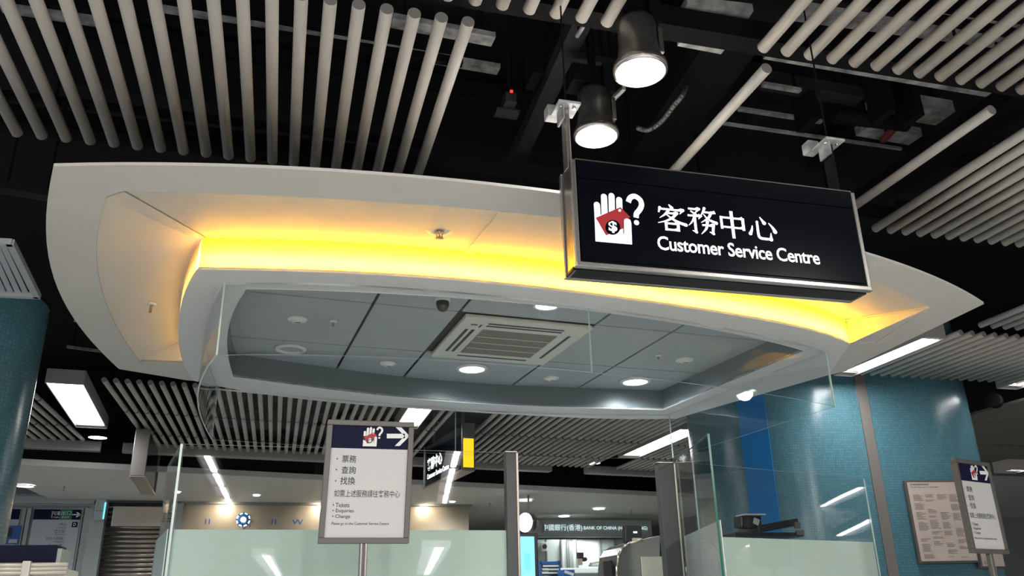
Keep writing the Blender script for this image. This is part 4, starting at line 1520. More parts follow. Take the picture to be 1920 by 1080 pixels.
obj('display_casing', boxbm(((a.x + b.x) / 2, 4.72, (a.z + b.z) / 2), (b.x - a.x, 0.05, a.z - b.z), R=Matrix.Rotation(0.05, 3, 'Y'), bevel=0.004), M['blackp'], t)
obj('display_window', boxbm(((a.x + b.x) / 2 + 0.01, 4.692, (a.z + b.z) / 2 + 0.01), (0.022, 0.004, 0.008)), M['coolglow'], t)
obj('display_foot', boxbm(((a.x + b.x) / 2 + 0.015, 4.69, b.z + 0.012), (0.06, 0.01, 0.03)), M['steelw'], t)

# back counter things
CT = 1.06
a = yp(1064, 1072, 6.6)
t = thing('back_desk', 'brightly lit white desk seen at the bottom of the service window', 'desk', (1.9, 6.9, 0))
dz = yp(1080, 1064, 6.3).z
obj('desk_top', boxbm((2.45, 6.9, dz - 0.02), (1.9, 1.1, 0.04), bevel=0.006), M['pwhite'], t)
obj('desk_front', boxbm((2.45, 6.45, dz / 2 - 0.02), (1.8, 0.04, dz - 0.04)), M['clad'], t)
def prop(px0, py0, px1, py1, Y, d, m, name, label, cat):
    a, b = yp(px0, py0, Y), yp(px1, py1, Y)
    t = thing(name, label, cat, ((a.x + b.x) / 2, Y, b.z))
    return t, Vector(((a.x + b.x) / 2, Y, (a.z + b.z) / 2)), b.x - a.x, a.z - b.z


t, c, w_, h_ = prop(1010, 1052, 1050, 1085, 5.6, 0.2, None, 'document_tray', 'blue plastic document tray holding papers beside the monitor', 'tray')
obj('tray_top', boxbm(c + Vector((0, 0.1, h_ * 0.38)), (w_, 0.24, 0.02), bevel=0.004), M['bluebin'], t)
obj('tray_side', boxbm(c + Vector((-w_ * 0.46, 0.1, 0)), (0.012, 0.24, h_)), M['bluebin'], t)
obj('tray_side', boxbm(c + Vector((w_ * 0.46, 0.1, 0)), (0.012, 0.24, h_)), M['bluebin'], t)
obj('tray_base', boxbm(c + Vector((0, 0.1, -h_ * 0.45)), (w_, 0.24, 0.02)), M['bluebin'], t)
for k in range(3):
    obj('paper_stack', boxbm(c + Vector((0.004 * k, 0.08, -0.02 + 0.022 * k)), (w_ * 0.8, 0.2, 0.012)), M['pwhite'], t)
t, c, w_, h_ = prop(1050, 1069, 1073, 1090, 5.5, 0.2, None, 'leaflet_box', 'blue and white leaflet box at the bottom of the service window', 'box')
obj('box_body', boxbm(c, (w_, 0.12, h_), bevel=0.004), M['bluebin'], t)
obj('box_print', boxbm(c + Vector((0, -0.062, h_ * 0.2)), (w_ * 0.8, 0.003, h_ * 0.25), R=Matrix.Rotation(0.3, 3, 'Y')), M['pwhite'], t)
t, c, w_, h_ = prop(1083, 1036, 1093, 1062, 6.5, 0.1, None, 'desk_camera', 'small black webcam on a reddish stalk on the far desk', 'camera')
obj('camera_head', boxbm(c + Vector((0, 0, h_ * 0.28)), (0.05, 0.04, 0.045), bevel=0.005), M['blackp'], t)
obj('stalk', boxbm(c + Vector((0, 0, -h_ * 0.15)), (0.03, 0.02, h_ * 0.5)), M['brass'], t)
obj('lens', cylbm(c + Vector((0.032, -0.03, 0.0)), c + Vector((0.032, 0.02, 0.0)), 0.016, 14), M['blackp'], t)
t, c, w_, h_ = prop(1106, 1054, 1123, 1061, 6.6, 0.1, None, 'plant_tray', 'small shallow tray with pale green items on the far desk', 'tray')
obj('tray', boxbm(c + Vector((0, 0, -0.01)), (w_, 0.08, 0.015), bevel=0.003), M['clad'], t)
obj('items', boxbm(c + Vector((0, 0, 0.008)), (w_ * 0.9, 0.05, 0.014), R=Matrix.Rotation(-0.15, 3, 'Y'), bevel=0.004), mat('pale_green', (0.35, 0.45, 0.25), 0.5), t)

# ================================================================ COLUMNS
def uvwall(pts, z0, z1):
    bm = bmesh.new()
    uvl = bm.loops.layers.uv.new('UVMap')
    s = 0
    n = len(pts)
    for i in range(n):
        a, b = Vector(pts[i]), Vector(pts[(i + 1) % n])
        l = (b - a).length
        vs = [bm.verts.new((a.x, a.y, z0)), bm.verts.new((b.x, b.y, z0)), bm.verts.new((b.x, b.y, z1)), bm.verts.new((a.x, a.y, z1))]
        f = bm.faces.new(vs)
        for lp, uvv in zip(f.loops, ((s, z0), (s + l, z0), (s + l, z1), (s, z1))):
            lp[uvl].uv = uvv
        f.smooth = True
        s += l
    bmesh.ops.remove_doubles(bm, verts=bm.verts, dist=0.0005)
    return bm


def rounded(cx, cy, w_, d_, r, rz, n=10):
    o = []
    for qx, qy, t0 in ((1, -1, -PI / 2), (1, 1, 0), (-1, 1, PI / 2), (-1, -1, PI)):
        for k in range(n + 1):
            t = t0 + PI / 2 * k / n
            x, y = qx * (w_ / 2 - r) + r * math.cos(t), qy * (d_ / 2 - r) + r * math.sin(t)
            o.append((cx + x * math.cos(rz) - y * math.sin(rz), cy + x * math.sin(rz) + y * math.cos(rz)))
    return o


# right column: an elongated rounded shaft
RY = 7.4
colpts = rounded(6.16, 8.55, 3.05, 2.4, 0.95, -0.16)
t = thing('mosaic_column', 'wide rounded column clad in turquoise mosaic at the right, carrying posters', 'column', (6.16, 8.55, 0))
obj('mosaic_cladding', uvwall(colpts, 0, EYE + 3.3), M['mosaic'], t)


def col_hit(px):                          # where the upright plane through pixel column px (at mid height) meets the shaft
    d = ray(px[0], px[1])
    best = None
    n = len(colpts)
    for i in range(n):
        (x1_, y1_), (x2_, y2_) = colpts[i], colpts[(i + 1) % n]
        ex, ey = x2_ - x1_, y2_ - y1_
        den = d.x * ey - d.y * ex
        if abs(den) < 1e-9:
            continue
        s = (x1_ * ey - y1_ * ex) / den
        tt = (x1_ * d.y - y1_ * d.x) / den
        if s > 0 and 0 <= tt <= 1 and (best is None or s < best[0]):
            best = (s, Vector((ex, ey, 0)).normalized())
    if best is None:
        return None, Vector((1, 0, 0))
    p = Vector((d.x * best[0], d.y * best[0], EYE + d.z * best[0]))
    return p, best[1]


for (px, wd, m, lab) in (((1640, 880), 0.11, 'strip', 'grey metal joint strip'), ((1420, 850), 0.30, 'blue', 'bright blue vertical band')):
    p, tdir = col_hit(px)
    if p is not None:
        if tdir.dot(Vector((1, 0, 0))) < 0:
            tdir = -tdir
        nn = Vector((tdir.y, -tdir.x, 0))
        o = obj('column_strip', boxbm(Vector((p.x, p.y, (EYE + 3.2) / 2)) + nn * 0.004, (wd, 0.03, EYE + 3.2), math.atan2(tdir.y, tdir.x)), M[m], t)
        o['label'] = lab

# left column
colL = rounded(-2.7, 5.7, 1.9, 0.9, 0.42, 0.0)
dxl = min((-0.2718 * y - x) for x, y in colL)
colL = [(x + dxl, y) for x, y in colL]
t = thing('mosaic_column', 'turquoise mosaic column at the left picture edge', 'column', (-2.7 + dxl, 5.7, 0))
obj('mosaic_cladding', uvwall(colL, 0, EYE + 0.352 * 5.4), M['mosaic'], t)
obj('column_head', polybm([[Vector((x, y, EYE + 0.352 * 5.4)) for x, y in colL]], 0.02), M['beam'], t)

# pale louvred panel before the left column
LH = 1.75
a, b, c, d = hp(20, 455, LH), hp(70, 555, LH), hp(-60, 549, LH), hp(-100, 449, LH)
t = thing('louvre_panel', 'pale louvred ceiling panel at the left picture edge above the column', 'ceiling panel', (a + c) / 2)
for q0, q1 in ((a, b), (b, c), (c, d), (d, a)):
    dd = q1 - q0
    obj('panel_frame', boxbm((q0 + q1) / 2, (dd.length + 0.02, 0.035, 0.03), math.atan2(dd.y, dd.x)), M['louvre'], t)
for k in range(9):
    s = (k + 0.5) / 9
    p0, p1 = a.lerp(d, s), b.lerp(c, s)
    dd = p1 - p0
    q = dd.to_track_quat('X', 'Z').to_matrix() @ Matrix.Rotation(0.10, 3, 'X')
    obj('louvre_blade', boxbm((p0 + p1) / 2 + Vector((0, 0, 0.01)), (dd.length, (a - d).length / 9 * 0.98, 0.004), R=q), M['louvre'], t)

# ---------------------------------------------------------------- posters on the right column
def poster(px, label, wd, ht, m, lines=True, frame=0.02):
    q, tdir = col_hit(px)
    if tdir.x < 0:
        tdir = -tdir
    nn = Vector((tdir.y, -tdir.x, 0))
    t = thing('poster_frame', label, 'poster', q)
    R = Matrix((tdir, -nn, Vector((0, 0, 1)))).transposed()
    c = q + nn * 0.05
    obj('frame', boxbm(c, (wd, 0.04, ht), R=R, bevel=0.004), M['frame'], t)
    obj('sheet', boxbm(c + nn * 0.022, (wd - 2 * frame, 0.004, ht - 2 * frame), R=R), M[m], t)
    return t, c + nn * 0.0255, tdir, nn


def line_block(t, c, u, nn, wd, ht, cols, rnd, dens=0.7):
    bm = bmesh.new()
    cw = wd / cols
    for k in range(cols):
        y = ht / 2
        while y > -ht / 2:
            if rnd.random() < dens:
                n = rnd.randint(2, 8)
                for j in range(n):
                    if y - 0.011 * j < -ht / 2:
                        break
                    l = cw * rnd.uniform(0.45, 0.88)
                    x = -wd / 2 + k * cw + l / 2
                    p = c + u * x + Vector((0, 0, y - 0.011 * j))
                    vs = [p + u * (sx_ * l / 2) + Vector((0, 0, sz_ * 0.0022)) + nn * 0.0004 for sx_, sz_ in ((-1, -1), (1, -1), (1, 1), (-1, 1))]
                    bm.faces.new([bm.verts.new(v) for v in vs])
                y -= 0.011 * n + 0.02
            else:
                y -= 0.05
    me = bpy.data.meshes.new('small_print')
    bm.to_mesh(me)
    bm.free()
    tag(link('small_print', me, M['smallprint'], t), kind='stuff')


rnd = random.Random(3)
q1, _ = col_hit((1705, 980))
q2, _ = col_hit((1812, 980))
pw = (q2 - q1).length
pt = zt(1740, 902, col_hit((1740, 902))[0])
pbm = zt(1775, 1056, col_hit((1775, 1056))[0])
t, c, u, nn = poster((1758, 978), 'beige framed timetable poster in small print on the right column', pw * 1.0, (pt - pbm), 'timetable')
c = Vector((c.x, c.y, (pt + pbm) / 2))
line_block(t, c - Vector((0, 0, 0.05)), u, nn, pw * 0.82, (pt - pbm) * 0.76, 4, rnd)
text('lettering', '列車服務時間表', c - u * pw * 0.42 + Vector((0, 0, (pt - pbm) * 0.435)), u, (0, 0, 1), pw * 0.32, 0.018, M['ink'], t, depth=0.0005)
text('lettering', 'Train Service Timetable', c - u * pw * 0.42 + Vector((0, 0, (pt - pbm) * 0.405)), u, (0, 0, 1), pw * 0.48, 0.013, M['ink'], t, depth=0.0005)
hh2 = col_hit((1850, 1040))[0]
if hh2 is not None:
    t, c, u, nn = poster((1848, 1047), 'second beige framed notice on the right column, mostly behind the right sign stand', pw * 0.62, 0.20, 'timetable')
    line_block(t, c, u, nn, pw * 0.5, 0.13, 2, rnd)

# ================================================================ FAR HANGING SIGNS
def edge_sign(xr0, y0, xr1, y1, zt_, zb_, th, label, yellow=False, zoff=0.0):
    a, b = Vector((xr0 * y0, y0, 0)), Vector((xr1 * y1, y1, 0))
    d = (b - a)
    ang = math.atan2(d.y, d.x)
    t = thing('hanging_sign', label, 'sign', ((a + b) / 2).to_tuple()[:2] + (zb_,))
    m = (a + b) / 2
    R = Matrix.Rotation(ang, 3, 'Z')
    n = R @ Vector((0, 1, 0))
    obj('sign_body', boxbm((m.x, m.y, (zt_ + zb_) / 2), (d.length, th * 0.8, zt_ - zb_), R=R), M['signface'], t)
    for p in (a, b):
        obj('end_frame', boxbm((p.x, p.y, (zt_ + zb_) / 2), (0.03, th, zt_ - zb_ + 0.02), R=R, bevel=0.006), M['steeld'], t)
    obj('bottom_frame', boxbm((m.x, m.y, zb_ - 0.01), (d.length, th, 0.02), R=R), M['steelw'], t)
    for p in (a.lerp(b, 0.12), a.lerp(b, 0.88)):
        obj('hanger_rod', boxbm((p.x, p.y, zt_ + 0.25), (0.05, 0.03, 0.5), R=R), M['steeld'], t)
    return t, a, b, n, R


yn = 11.0
t, a, b, n, R = edge_sign(-0.1555, yn, -0.141, yn * 1.16, ZK - 0.06, EYE + 0.1445 * yn, 0.17, 'steel edged hanging sign seen end-on, left of the glass screen')
yn = 10.0
t, a, b, n, R = edge_sign(0.2155, yn, 0.168, yn * 1.17, ZK - 0.06, EYE + 0.1585 * yn, 0.17, 'far hanging sign with a lit yellow end, seen above the centre glass')
obj('lit_end', boxbm((a.x, a.y - 0.01, EYE + 0.178 * yn), (0.03, 0.13, 0.35), R=R), M['yellowlit'], t)
u_ = (a - b).normalized()
nn = Vector((u_.y, -u_.x, 0))
zz = EYE + 0.1585 * yn
text('lettering', '客務中心', b + u_ * 0.15 + nn * (0.17 * 0.4 + 0.004) + Vector((0, 0, zz + 0.20)), u_, (0, 0, 1), 0.7, 0.17, M['litwhite'], t, off=0.02)
text('lettering', 'Customer Service Centre', b + u_ * 0.15 + nn * (0.17 * 0.4 + 0.004) + Vector((0, 0, zz + 0.09)), u_, (0, 0, 1), 1.0, 0.07, M['litwhite'], t, off=0.02)

# ================================================================ FAR SHOPFRONTS
YB = 16.2
def far_y(px):                            # the far wall is slightly skewed
    return YB
def wbox(px0, py0, px1, py1, Y, d, m, name, parent=None, bevel=0):
    a, b = yp(px0, py0, Y), yp(px1, py1, Y)
    return obj(name, boxbm(((a.x + b.x) / 2, Y + d / 2, (a.z + b.z) / 2), (b.x - a.x, d, a.z - b.z), bevel=bevel), M[m], parent)


zlow = near[0].z
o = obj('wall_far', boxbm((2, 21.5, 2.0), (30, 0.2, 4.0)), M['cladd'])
tag(o, kind='structure')
# left: pale shopfront with doors and framed notice boards
sf_ = thing('station_shopfront', 'pale grey panelled shopfront at the far left with framed notice boards', 'shopfront', (yp(120, 1100, YB).x, YB, 0))
def down(px, Y=YB):
    return None
def panel(px0, py0, px1, Y, d, m, nm, par, z0=0.0):
    a, b = yp(px0, py0, Y), yp(px1, py0, Y)
    return obj(nm, boxbm(((a.x + b.x) / 2, Y + d / 2, (a.z + z0) / 2), (b.x - a.x, d, a.z - z0)), M[m], par)
panel(-60, 925, 197, YB, 0.2, 'clad', 'front_wall', sf_)
wbox(-60, 928, 177, 945, YB - 0.05, 0.06, 'clad', 'head_rail', sf_, 0.01)
wbox(-60, 946, 165, 952, YB - 0.03, 0.04, 'cladd', 'head_rail', sf_)
for x0, x1 in ((40, 50), (52, 60), (148, 158), (160, 182)):
    a, b = yp(x0, 952, YB - 0.06), yp(x1, 952, YB - 0.06)
    obj('mullion', boxbm(((a.x + b.x) / 2, YB - 0.03, a.z / 2), (b.x - a.x, 0.06, a.z), bevel=0.008), M['clad'], sf_)
# exit notice board
YN = YB - 0.10
a, b = yp(65, 955, YN), yp(153, 955, YN)
nb = thing('notice_board', 'white notice board headed by a navy band with a green exit symbol and an arrow', 'notice board', ((a.x + b.x) / 2, YN, 0.6))
zt0, zt1 = a.z, yp(65, 974, YN).z
obj('board', boxbm(((a.x + b.x) / 2, YN + 0.02, (zt0 + 0.6) / 2), (b.x - a.x, 0.03, zt0 - 0.6), bevel=0.004), M['louvre'], nb)
obj('header', boxbm(((a.x + b.x) / 2, YN, (zt0 + zt1) / 2), (b.x - a.x, 0.012, zt0 - zt1)), M['navy'], nb)
e0, e1 = yp(114, 956, YN), yp(134, 974, YN)
obj('exit_patch', boxbm(((e0.x + e1.x) / 2, YN - 0.008, (zt0 + zt1) / 2), (e1.x - e0.x, 0.004, zt0 - zt1)), M['pgreen'], nb)
hz_ = zt0 - zt1
text('lettering', '出口', Vector((e0.x + 0.02, YN - 0.011, zt1 + hz_ * 0.45)), U, V_, (e1.x - e0.x) * 0.8, hz_ * 0.42, M['pwhite'], nb)
text('lettering', 'EXIT', Vector((e0.x + 0.04, YN - 0.011, zt1 + hz_ * 0.14)), U, V_, (e1.x - e0.x) * 0.6, hz_ * 0.2, M['pwhite'], nb)
text('lettering', '列車', Vector((yp(97, 960, YN).x, YN - 0.008, zt1 + hz_ * 0.4)), U, V_, (e1.x - e0.x) * 0.8, hz_ * 0.42, M['pwhite'], nb)
text('lettering', 'Trains', Vector((yp(97, 960, YN).x, YN - 0.008, zt1 + hz_ * 0.14)), U, V_, (e1.x - e0.x) * 0.8, hz_ * 0.2, M['pwhite'], nb)
text('lettering', '→', Vector((yp(136, 960, YN).x, YN - 0.008, zt1 + hz_ * 0.22)), U, V_, (e1.x - e0.x) * 0.75, hz_ * 0.55, M['pwhite'], nb, off=0.03)
e2 = yp(136, 979, YN)
obj('exit_letter_patch', boxbm((e2.x + 0.04, YN + 0.0, e2.z - 0.04), (0.085, 0.008, 0.085)), M['navy'], nb)
text('lettering', 'D', Vector((e2.x + 0.02, YN - 0.005, e2.z - 0.065)), U, V_, 0.04, 0.05, M['pwhite'], nb, off=0.02)
for k, (s1, s2) in enumerate((('中心', 'Centre'), ('巴士站', 'Bus Stop'), ('公共小巴站', 'Minibus'), ('中心大廈', 'Tower'), ('廣場大樓', 'Building'), ('郵政局', 'Post Office'))):
    zz = e2.z - 0.06 - k * 0.115
    text('lettering', s1, Vector((yp(128, 980, YN).x - 0.062 * len(s1), YN + 0.003, zz)), U, V_, None, 0.05, M['ink'], nb)
    text('lettering', s2, Vector((yp(128, 980, YN).x - 0.17, YN + 0.003, zz - 0.04)), U, V_, 0.15, 0.022, M['ink'], nb)
# second board cut by the column
a, b = yp(-20, 955, YN), yp(39, 955, YN)
nb = thing('notice_board', 'partly hidden notice board with a navy header and dark picture beside the left column', 'notice board', ((a.x + b.x) / 2, YN, 0.6))
obj('board', boxbm(((a.x + b.x) / 2, YN + 0.02, (zt0 + 0.6) / 2), (b.x - a.x, 0.03, zt0 - 0.6)), M['louvre'], nb)
obj('header', boxbm(((a.x + b.x) / 2, YN, (zt0 + zt1) / 2), (b.x - a.x, 0.012, zt0 - zt1)), M['navy'], nb)
pc = yp(24, 1003, YN)
obj('picture', boxbm((pc.x, YN, pc.z), (0.22, 0.01, 0.30)), M['bluebin'], nb)
obj('picture_patch', boxbm((pc.x + 0.02, YN - 0.006, pc.z - 0.10), (0.13, 0.004, 0.06), bevel=0.001), M['louvre'], nb)
obj('picture_patch', boxbm((pc.x - 0.05, YN - 0.006, pc.z + 0.04), (0.07, 0.004, 0.14)), M['ink'], nb)

# small device column with a cyan light
a = yp(186, 937, YB - 0.3)
t = thing('gate_terminal', 'white wall terminal with a cyan light strip between shopfront and shutter', 'terminal', (a.x, YB - 0.3, a.z - 0.4))
c = yp(187, 955, YB - 0.3)
obj('terminal_body', boxbm((c.x, YB - 0.2, c.z), (0.17, 0.15, 0.36), bevel=0.02), M['clad'], t)
obj('light_strip', boxbm((c.x + 0.075, YB - 0.29, c.z - 0.02), (0.025, 0.02, 0.28), bevel=0.008), M['cyanlit'], t)
obj('terminal_slot', boxbm((c.x - 0.02, YB - 0.285, c.z - 0.02), (0.15, 0.01, 0.01)), M['cladd'], t)
obj('terminal_arm', cylbm((c.x, YB - 0.2, c.z + 0.18), (c.x, YB - 0.2, zlow), 0.02, 10), M['clad'], t)
panel(168, 972, 196, YB - 0.15, 0.15, 'clad', 'side_wall', sf_)

# roller shutter with steel box
a, b = yp(204, 942, YB), yp(300, 942, YB)
t = thing('roller_shutter', 'closed steel roller shutter under a plain steel box, left of the glass screen', 'shutter', ((a.x + b.x) / 2, YB, 0))
ztop_ = yp(240, 988, YB).z
xe = yp(318, 960, YB).x
k = 0
z = ztop_
while z > 0.9:
    obj('shutter_slat', cylbm((a.x, YB + 0.05, z), (xe, YB + 0.05, z), 0.036, 8), M['shutter'], t)
    z -= 0.078
obj('shutter_housing', boxbm(((a.x + xe) / 2, YB + 0.08, (a.z + ztop_) / 2), (xe - a.x, 0.1, a.z - ztop_)), M['blackp'], t)
for k in range(4):
    zz = ztop_ + 0.08 + k * 0.085
    obj('shutter_rail', cylbm((a.x, YB + 0.02, zz), (xe, YB + 0.02, zz), 0.018, 8), M['shutter'], t)
wbox(213, 949, 316, 987, YB - 0.15, 0.15, 'steelw', 'shutter_box', t, 0.01)

# beige shop fascia behind the left glass
a, b = yp(345, 942, YB), yp(880, 962, YB)
t = thing('shop_fascia', 'warm beige illuminated shop fascia seen through the left glass screen', 'fascia', ((a.x + b.x) / 2, YB, 0))
za, zb_ = yp(360, 944, YB).z, 1.2
obj('fascia_panel', boxbm(((a.x + b.x) / 2, YB + 0.1, (za + zb_) / 2), (b.x - a.x, 0.1, za - zb_)), M['beige'], t)
obj('fascia_rail', boxbm(((a.x + b.x) / 2, YB + 0.02, za + 0.03), (b.x - a.x + 0.1, 0.12, 0.08), bevel=0.01), M['cladd'], t)
obj('fascia_rail', boxbm((a.x - 0.1, YB + 0.02, (za + zb_) / 2), (0.2, 0.12, za - zb_)), M['clad'], t)
c = yp(456, 974, YB)
bm = bmesh.new()
lathe(bm, (0, 0, 0), [(0.05, 0.0), (0.10, 0.0), (0.10, 0.02), (0.05, 0.02), (0.05, 0.0)], 20)
for k in range(8):
    an = 2 * PI * k / 8
    box(bm, (0.11 * math.cos(an), 0.11 * math.sin(an), 0.01), (0.035, 0.035, 0.02), an)
bmesh.ops.rotate(bm, verts=bm.verts, cent=(0, 0, 0), matrix=Matrix.Rotation(PI / 2, 3, 'X'))
bmesh.ops.translate(bm, verts=bm.verts, vec=Vector((c.x, YB + 0.03, c.z)))
obj('wheel_emblem', bm, M['bluebin'], t)
obj('emblem_glow', cylbm((c.x, YB + 0.045, c.z), (c.x, YB + 0.05, c.z), 0.12, 20), M['coolglow'], t)
for k, dx in enumerate((-0.72, 0.55, 0.95)):
    p = c + Vector((dx * 0.9, 0, 0))
    text('lettering', ('||', '||', 'W')[k], Vector((p.x, YB + 0.045, c.z - 0.08)), U, V_, 0.2 if k == 2 else 0.08, 0.09, M['bluebin'], t)
for px in (420, 600, 800):
    p = yp(px, 960, YB)
    spot('added_fascia_wash', (p.x, YB - 0.35, zlow - 0.04), 22, 2.4, (1, 0.85, 0.65), 1.0, 0.05, rot=(math.radians(50), 0, 0))  # added spots without fittings, there to brighten the fascia

# bank beyond
YK = 17.6
a, b = yp(1003, 976, YK), yp(1222, 983, YK)
t = thing('bank_shopfront', 'grey bank fascia with white raised lettering above a pale office partition', 'shopfront', ((a.x + b.x) / 2, YK, 0))
zt_b, zb_b = yp(1010, 974, YK).z, yp(1100, 1007, YK).z
obj('bank_fascia', boxbm(((a.x + b.x) / 2, YK + 0.1, (zt_b + zb_b) / 2), (b.x - a.x, 0.15, zt_b - zb_b)), M['bankwall'], t)
obj('fascia_edge', boxbm(((a.x + b.x) / 2, YK + 0.02, zb_b), (b.x - a.x, 0.03, 0.02)), M['louvre'], t)
c1, c2 = yp(1018, 997, YK), yp(1096, 982, YK)
zl, zh = yp(1050, 996.5, YK).z, yp(1050, 983, YK).z
text('lettering', '中國銀行(香港)', Vector((c1.x, YK + 0.01, zl)), U, V_, yp(1092, 990, YK).x - c1.x, zh - zl, M['bankletter'], t, off=0.0)
x0_ = yp(1095, 990, YK).x
x1_ = yp(1214, 990, YK).x
text('lettering', 'BANK OF CHINA (HONG KONG)', Vector((x0_, YK + 0.01, zl + 0.02)), U, V_, x1_ - x0_, (zh - zl) * 0.62, M['bankletter'], t, off=0.0)
c = yp(1007, 989, YK)
bm = cylbm((c.x, YK - 0.0, c.z), (c.x, YK + 0.03, c.z), 0.17, 28)
o = obj('round_emblem', bm, M['pred'], t)
obj('round_emblem', cylbm((c.x, YK - 0.01, c.z), (c.x, YK, c.z), 0.14, 28), M['louvre'], t)
obj('round_emblem', cylbm((c.x, YK - 0.02, c.z), (c.x, YK - 0.01, c.z), 0.10, 28), M['bankwall'], t)
obj('office_wall', boxbm(((a.x + b.x) / 2, YK + 0.7, zb_b / 2), (b.x - a.x, 0.08, zb_b)), M['bankroom'], t)
for px in (1024, 1052, 1067, 1082, 1124, 1152):
    q = yp(px, 1012, YK + 0.6)
    obj('partition_mullion', boxbm((q.x, YK + 0.62, zb_b / 2), (0.03, 0.06, zb_b)), M['cladd'], t)
q = yp(1069, 1030, YK + 0.6)
obj('door_panel', boxbm((q.x, YK + 0.63, zb_b / 2), (0.14, 0.05, zb_b)), M['cladd'], t)
q = yp(1035, 1021, YK)
obj('notice_plate', boxbm((q.x, YK + 0.58, q.z), (0.14, 0.02, 0.2), bevel=0.01), M['pwhite'], t)
obj('camera_picture', cylbm((q.x + 0.01, YK + 0.55, q.z), (q.x + 0.01, YK + 0.57, q.z), 0.05, 16), M['ink'], t)
q = yp(1112, 1011, YK)
area('office_light', (q.x, YK + 0.35, zb_b - 0.02), 0.6, 0.2, 14, (0.9, 1, 0.95))

# round illuminated projecting sign with bracket
YRS = 14.6
c = yp(988, 980, YRS)
t = thing('round_sign', 'white glowing round projecting sign beside the bank fascia', 'sign', c)
obj('disc', cylbm(c + Vector((-0.05, -0.03, 0)), c + Vector((0.03, 0.02, 0)), 0.165, 30), M['coolglow'], t)
obj('disc_rim', cylbm(c + Vector((-0.034, -0.02, 0)), c + Vector((0.062, 0.04, 0)), 0.172, 30), M['steeld'], t)
obj('sign_arm', boxbm(c + Vector((0.15, 0.1, 0)), (0.18, 0.05, 0.10)), M['cladd'], t)
obj('sign_drop', boxbm((c.x + 0.06, c.y + 0.08, (c.z + EYE + HB + 0.02) / 2 + 0.06), (0.03, 0.03, EYE + HB - c.z - 0.10)), M['cladd'], t)
c = yp(1007, 989, 14.9)
obj('side_disc', cylbm(c + Vector((-0.03, 0, 0)), c + Vector((0.05, 0.1, 0)), 0.13, 26), M['cladd'], t)

# soffit downlights of the far ceiling
for k, (px, py, rr_) in enumerate(((47, 911, 17), (985, 938, 14), (1123, 954, 12), (481, 929, 7), (332, 923, 7), (848, 941, 6), (1058, 968, 11))):
    c = hp(px, py, HB - 0.01)
    d = ray(px, py)
    r = rr_ / 1560 * (1560 * HB / d.z)
    lab = ['far left, beside the column', 'left of the bank sign, beside the post', 'above the bank sign', 'above the middle of the beige fascia', 'above the beige fascia, at its left end',
           'right of the centre sign stand', 'just above the bank lettering'][k]
    t = thing('soffit_downlight', 'round lit downlight in the low far ceiling, ' + lab, 'downlight', c)
    obj('trim_ring', lathe(bmesh.new(), c, [(r * 0.9, 0), (r * 1.05, 0), (r * 1.03, -0.012), (r * 0.9, -0.012), (r * 0.9, 0)], 24), M['white'], t)
    obj('lamp_glass', lathe(bmesh.new(), c, [(r * 0.92, -0.006), (0, -0.010)], 24), M['downlight'], t)
    spot('soffit_downlight_beam', c + Vector((0, 0, -0.03)), 60, 2.6, (0.95, 0.98, 1.0), 0.9, 0.1)
for k, (px, py) in enumerate(((183, 821), (1112, 869))):
    c = hp(px, py, K)
    d = ray(px, py)
    r = (17, 14)[k] / 1560 * (1560 * K / d.z)
    t = thing('void_downlight', ('small round lamp below the wide left fluorescent fitting', 'small round lamp at the end of the far tube banks, right of centre')[k], 'downlight', c)
    obj('can', lathe(bmesh.new(), c, [(r, 0), (r * 1.05, 0.02), (r, 0.12), (0, 0.13)], 24), M['beam'], t)
    obj('lamp_glass', lathe(bmesh.new(), c, [(r * 0.95, 0.002), (0, -0.01)], 24), M['downlight'], t)
    obj('drop_rod', boxbm((c.x, c.y, (c.z + 0.12 + EYE + 3.31) / 2), (0.015, 0.015, EYE + 3.19 - c.z)), M['beam'], t)
# sprinklers of the far soffit
for k, (px, py) in enumerate(((121, 910), (1183, 955), (918, 942))):
    sprinkler(hp(px, py, HB), 0.06, 'tiny sprinkler head on the low far ceiling, %s' % ('left, right of the downlight', 'right, above the display box', 'near the left post')[k], 0.09)

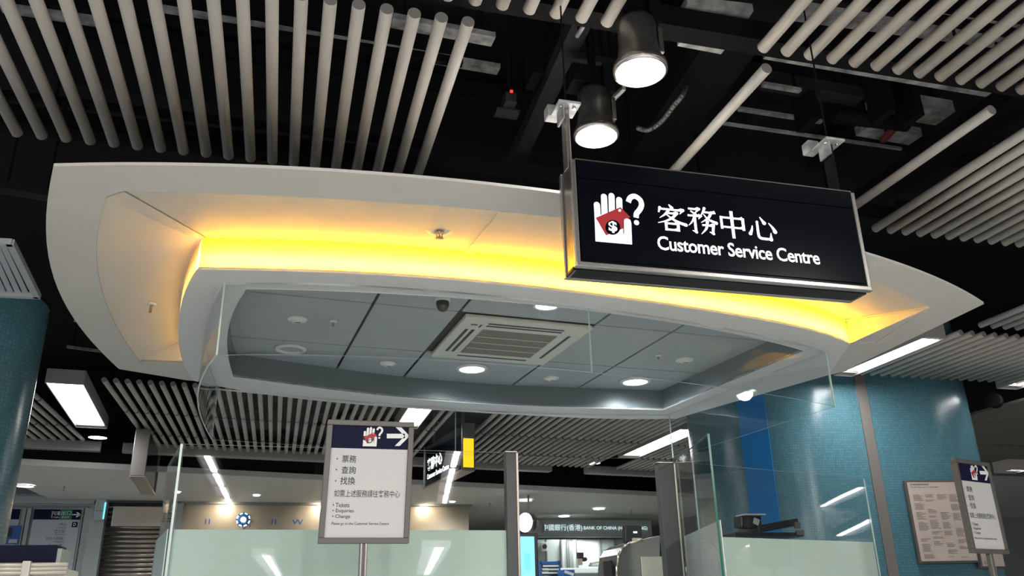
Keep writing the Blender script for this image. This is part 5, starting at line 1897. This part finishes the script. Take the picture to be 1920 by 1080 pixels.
# background right of the column: low ceiling with a light and a sill
t = thing('side_passage', 'grey panelled passage ceiling visible right of the mosaic column', 'ceiling panel', (12, 11, 3.2))
for k in range(4):
    obj('ceiling_board', boxbm((10.65, (7.9, 9.25, 10.6, 12.0)[k], EYE + 2.1), (5.2, 1.25, 0.03)), M['brownboard'], t)
pf_ = hp(1898, 883, 1.6)
fitting(pf_.x - 0.16, pf_.x + 0.16, pf_.y - 0.14, pf_.y + 0.14, 'small bright light fitting right of the mosaic column', z=EYE + 1.6, power=0, lit='downlight')
o = obj('passage_wall', boxbm((14.5, 15.0, 1.6), (5, 0.2, 3.2)), M['clad'])
tag(o, 'grey wall of the passage right of the mosaic column', 'wall')
p = ray(1860, 748) * (9.3 / 1560)
o = obj('loudspeaker', cylbm(Vector((p.x, p.y + 0.0, p.z + EYE)), Vector((p.x + 0.12, p.y + 0.08, p.z + EYE)), 0.085, 20), M['beam'])
tag(o, 'round black loudspeaker at the upper right corner of the mosaic column', 'loudspeaker')

# lower left: navy panelled box with a beige rail
YQ = 2.9
a, b = yp(-80, 1022, YQ), yp(103, 1056, YQ)
t = thing('ticket_barrier', 'navy box with a beige rail beneath it at the lower left corner', 'barrier', ((a.x + b.x) / 2, YQ, 0))
obj('navy_panel', boxbm(((a.x + b.x) / 2, YQ + 0.06, (a.z + b.z) / 2), (b.x - a.x, 0.12, a.z - b.z), bevel=0.004), M['navybox'], t)
obj('panel_end', boxbm((b.x + 0.006, YQ + 0.07, (a.z + b.z) / 2 - 0.005), (0.012, 0.13, a.z - b.z - 0.01)), M['cladd'], t)
a, b = yp(-80, 1056, YQ - 0.04), yp(126, 1066, YQ - 0.04)
for k in range(3):
    z_ = a.z - 0.006 - k * 0.011
    obj('rail', cylbm((a.x, YQ - 0.04, z_), (b.x, YQ - 0.04, z_), 0.0065, 10), M['rail'], t)
c1_ = yp(50, 1062, YQ - 0.05)
obj('rail_clip', boxbm((c1_.x, YQ - 0.05, c1_.z - 0.01), (0.022, 0.02, 0.05), bevel=0.003), M['rail'], t)
obj('rail_body', boxbm(((a.x + b.x) / 2, YQ + 0.05, (b.z - 0.005) - 0.06), (b.x - a.x, 0.16, 0.13), bevel=0.006), M['rail'], t)
obj('barrier_leg', boxbm((a.x + 0.1, YQ + 0.05, (b.z - 0.12) / 2), (0.10, 0.12, b.z - 0.12)), M['steel'], t)
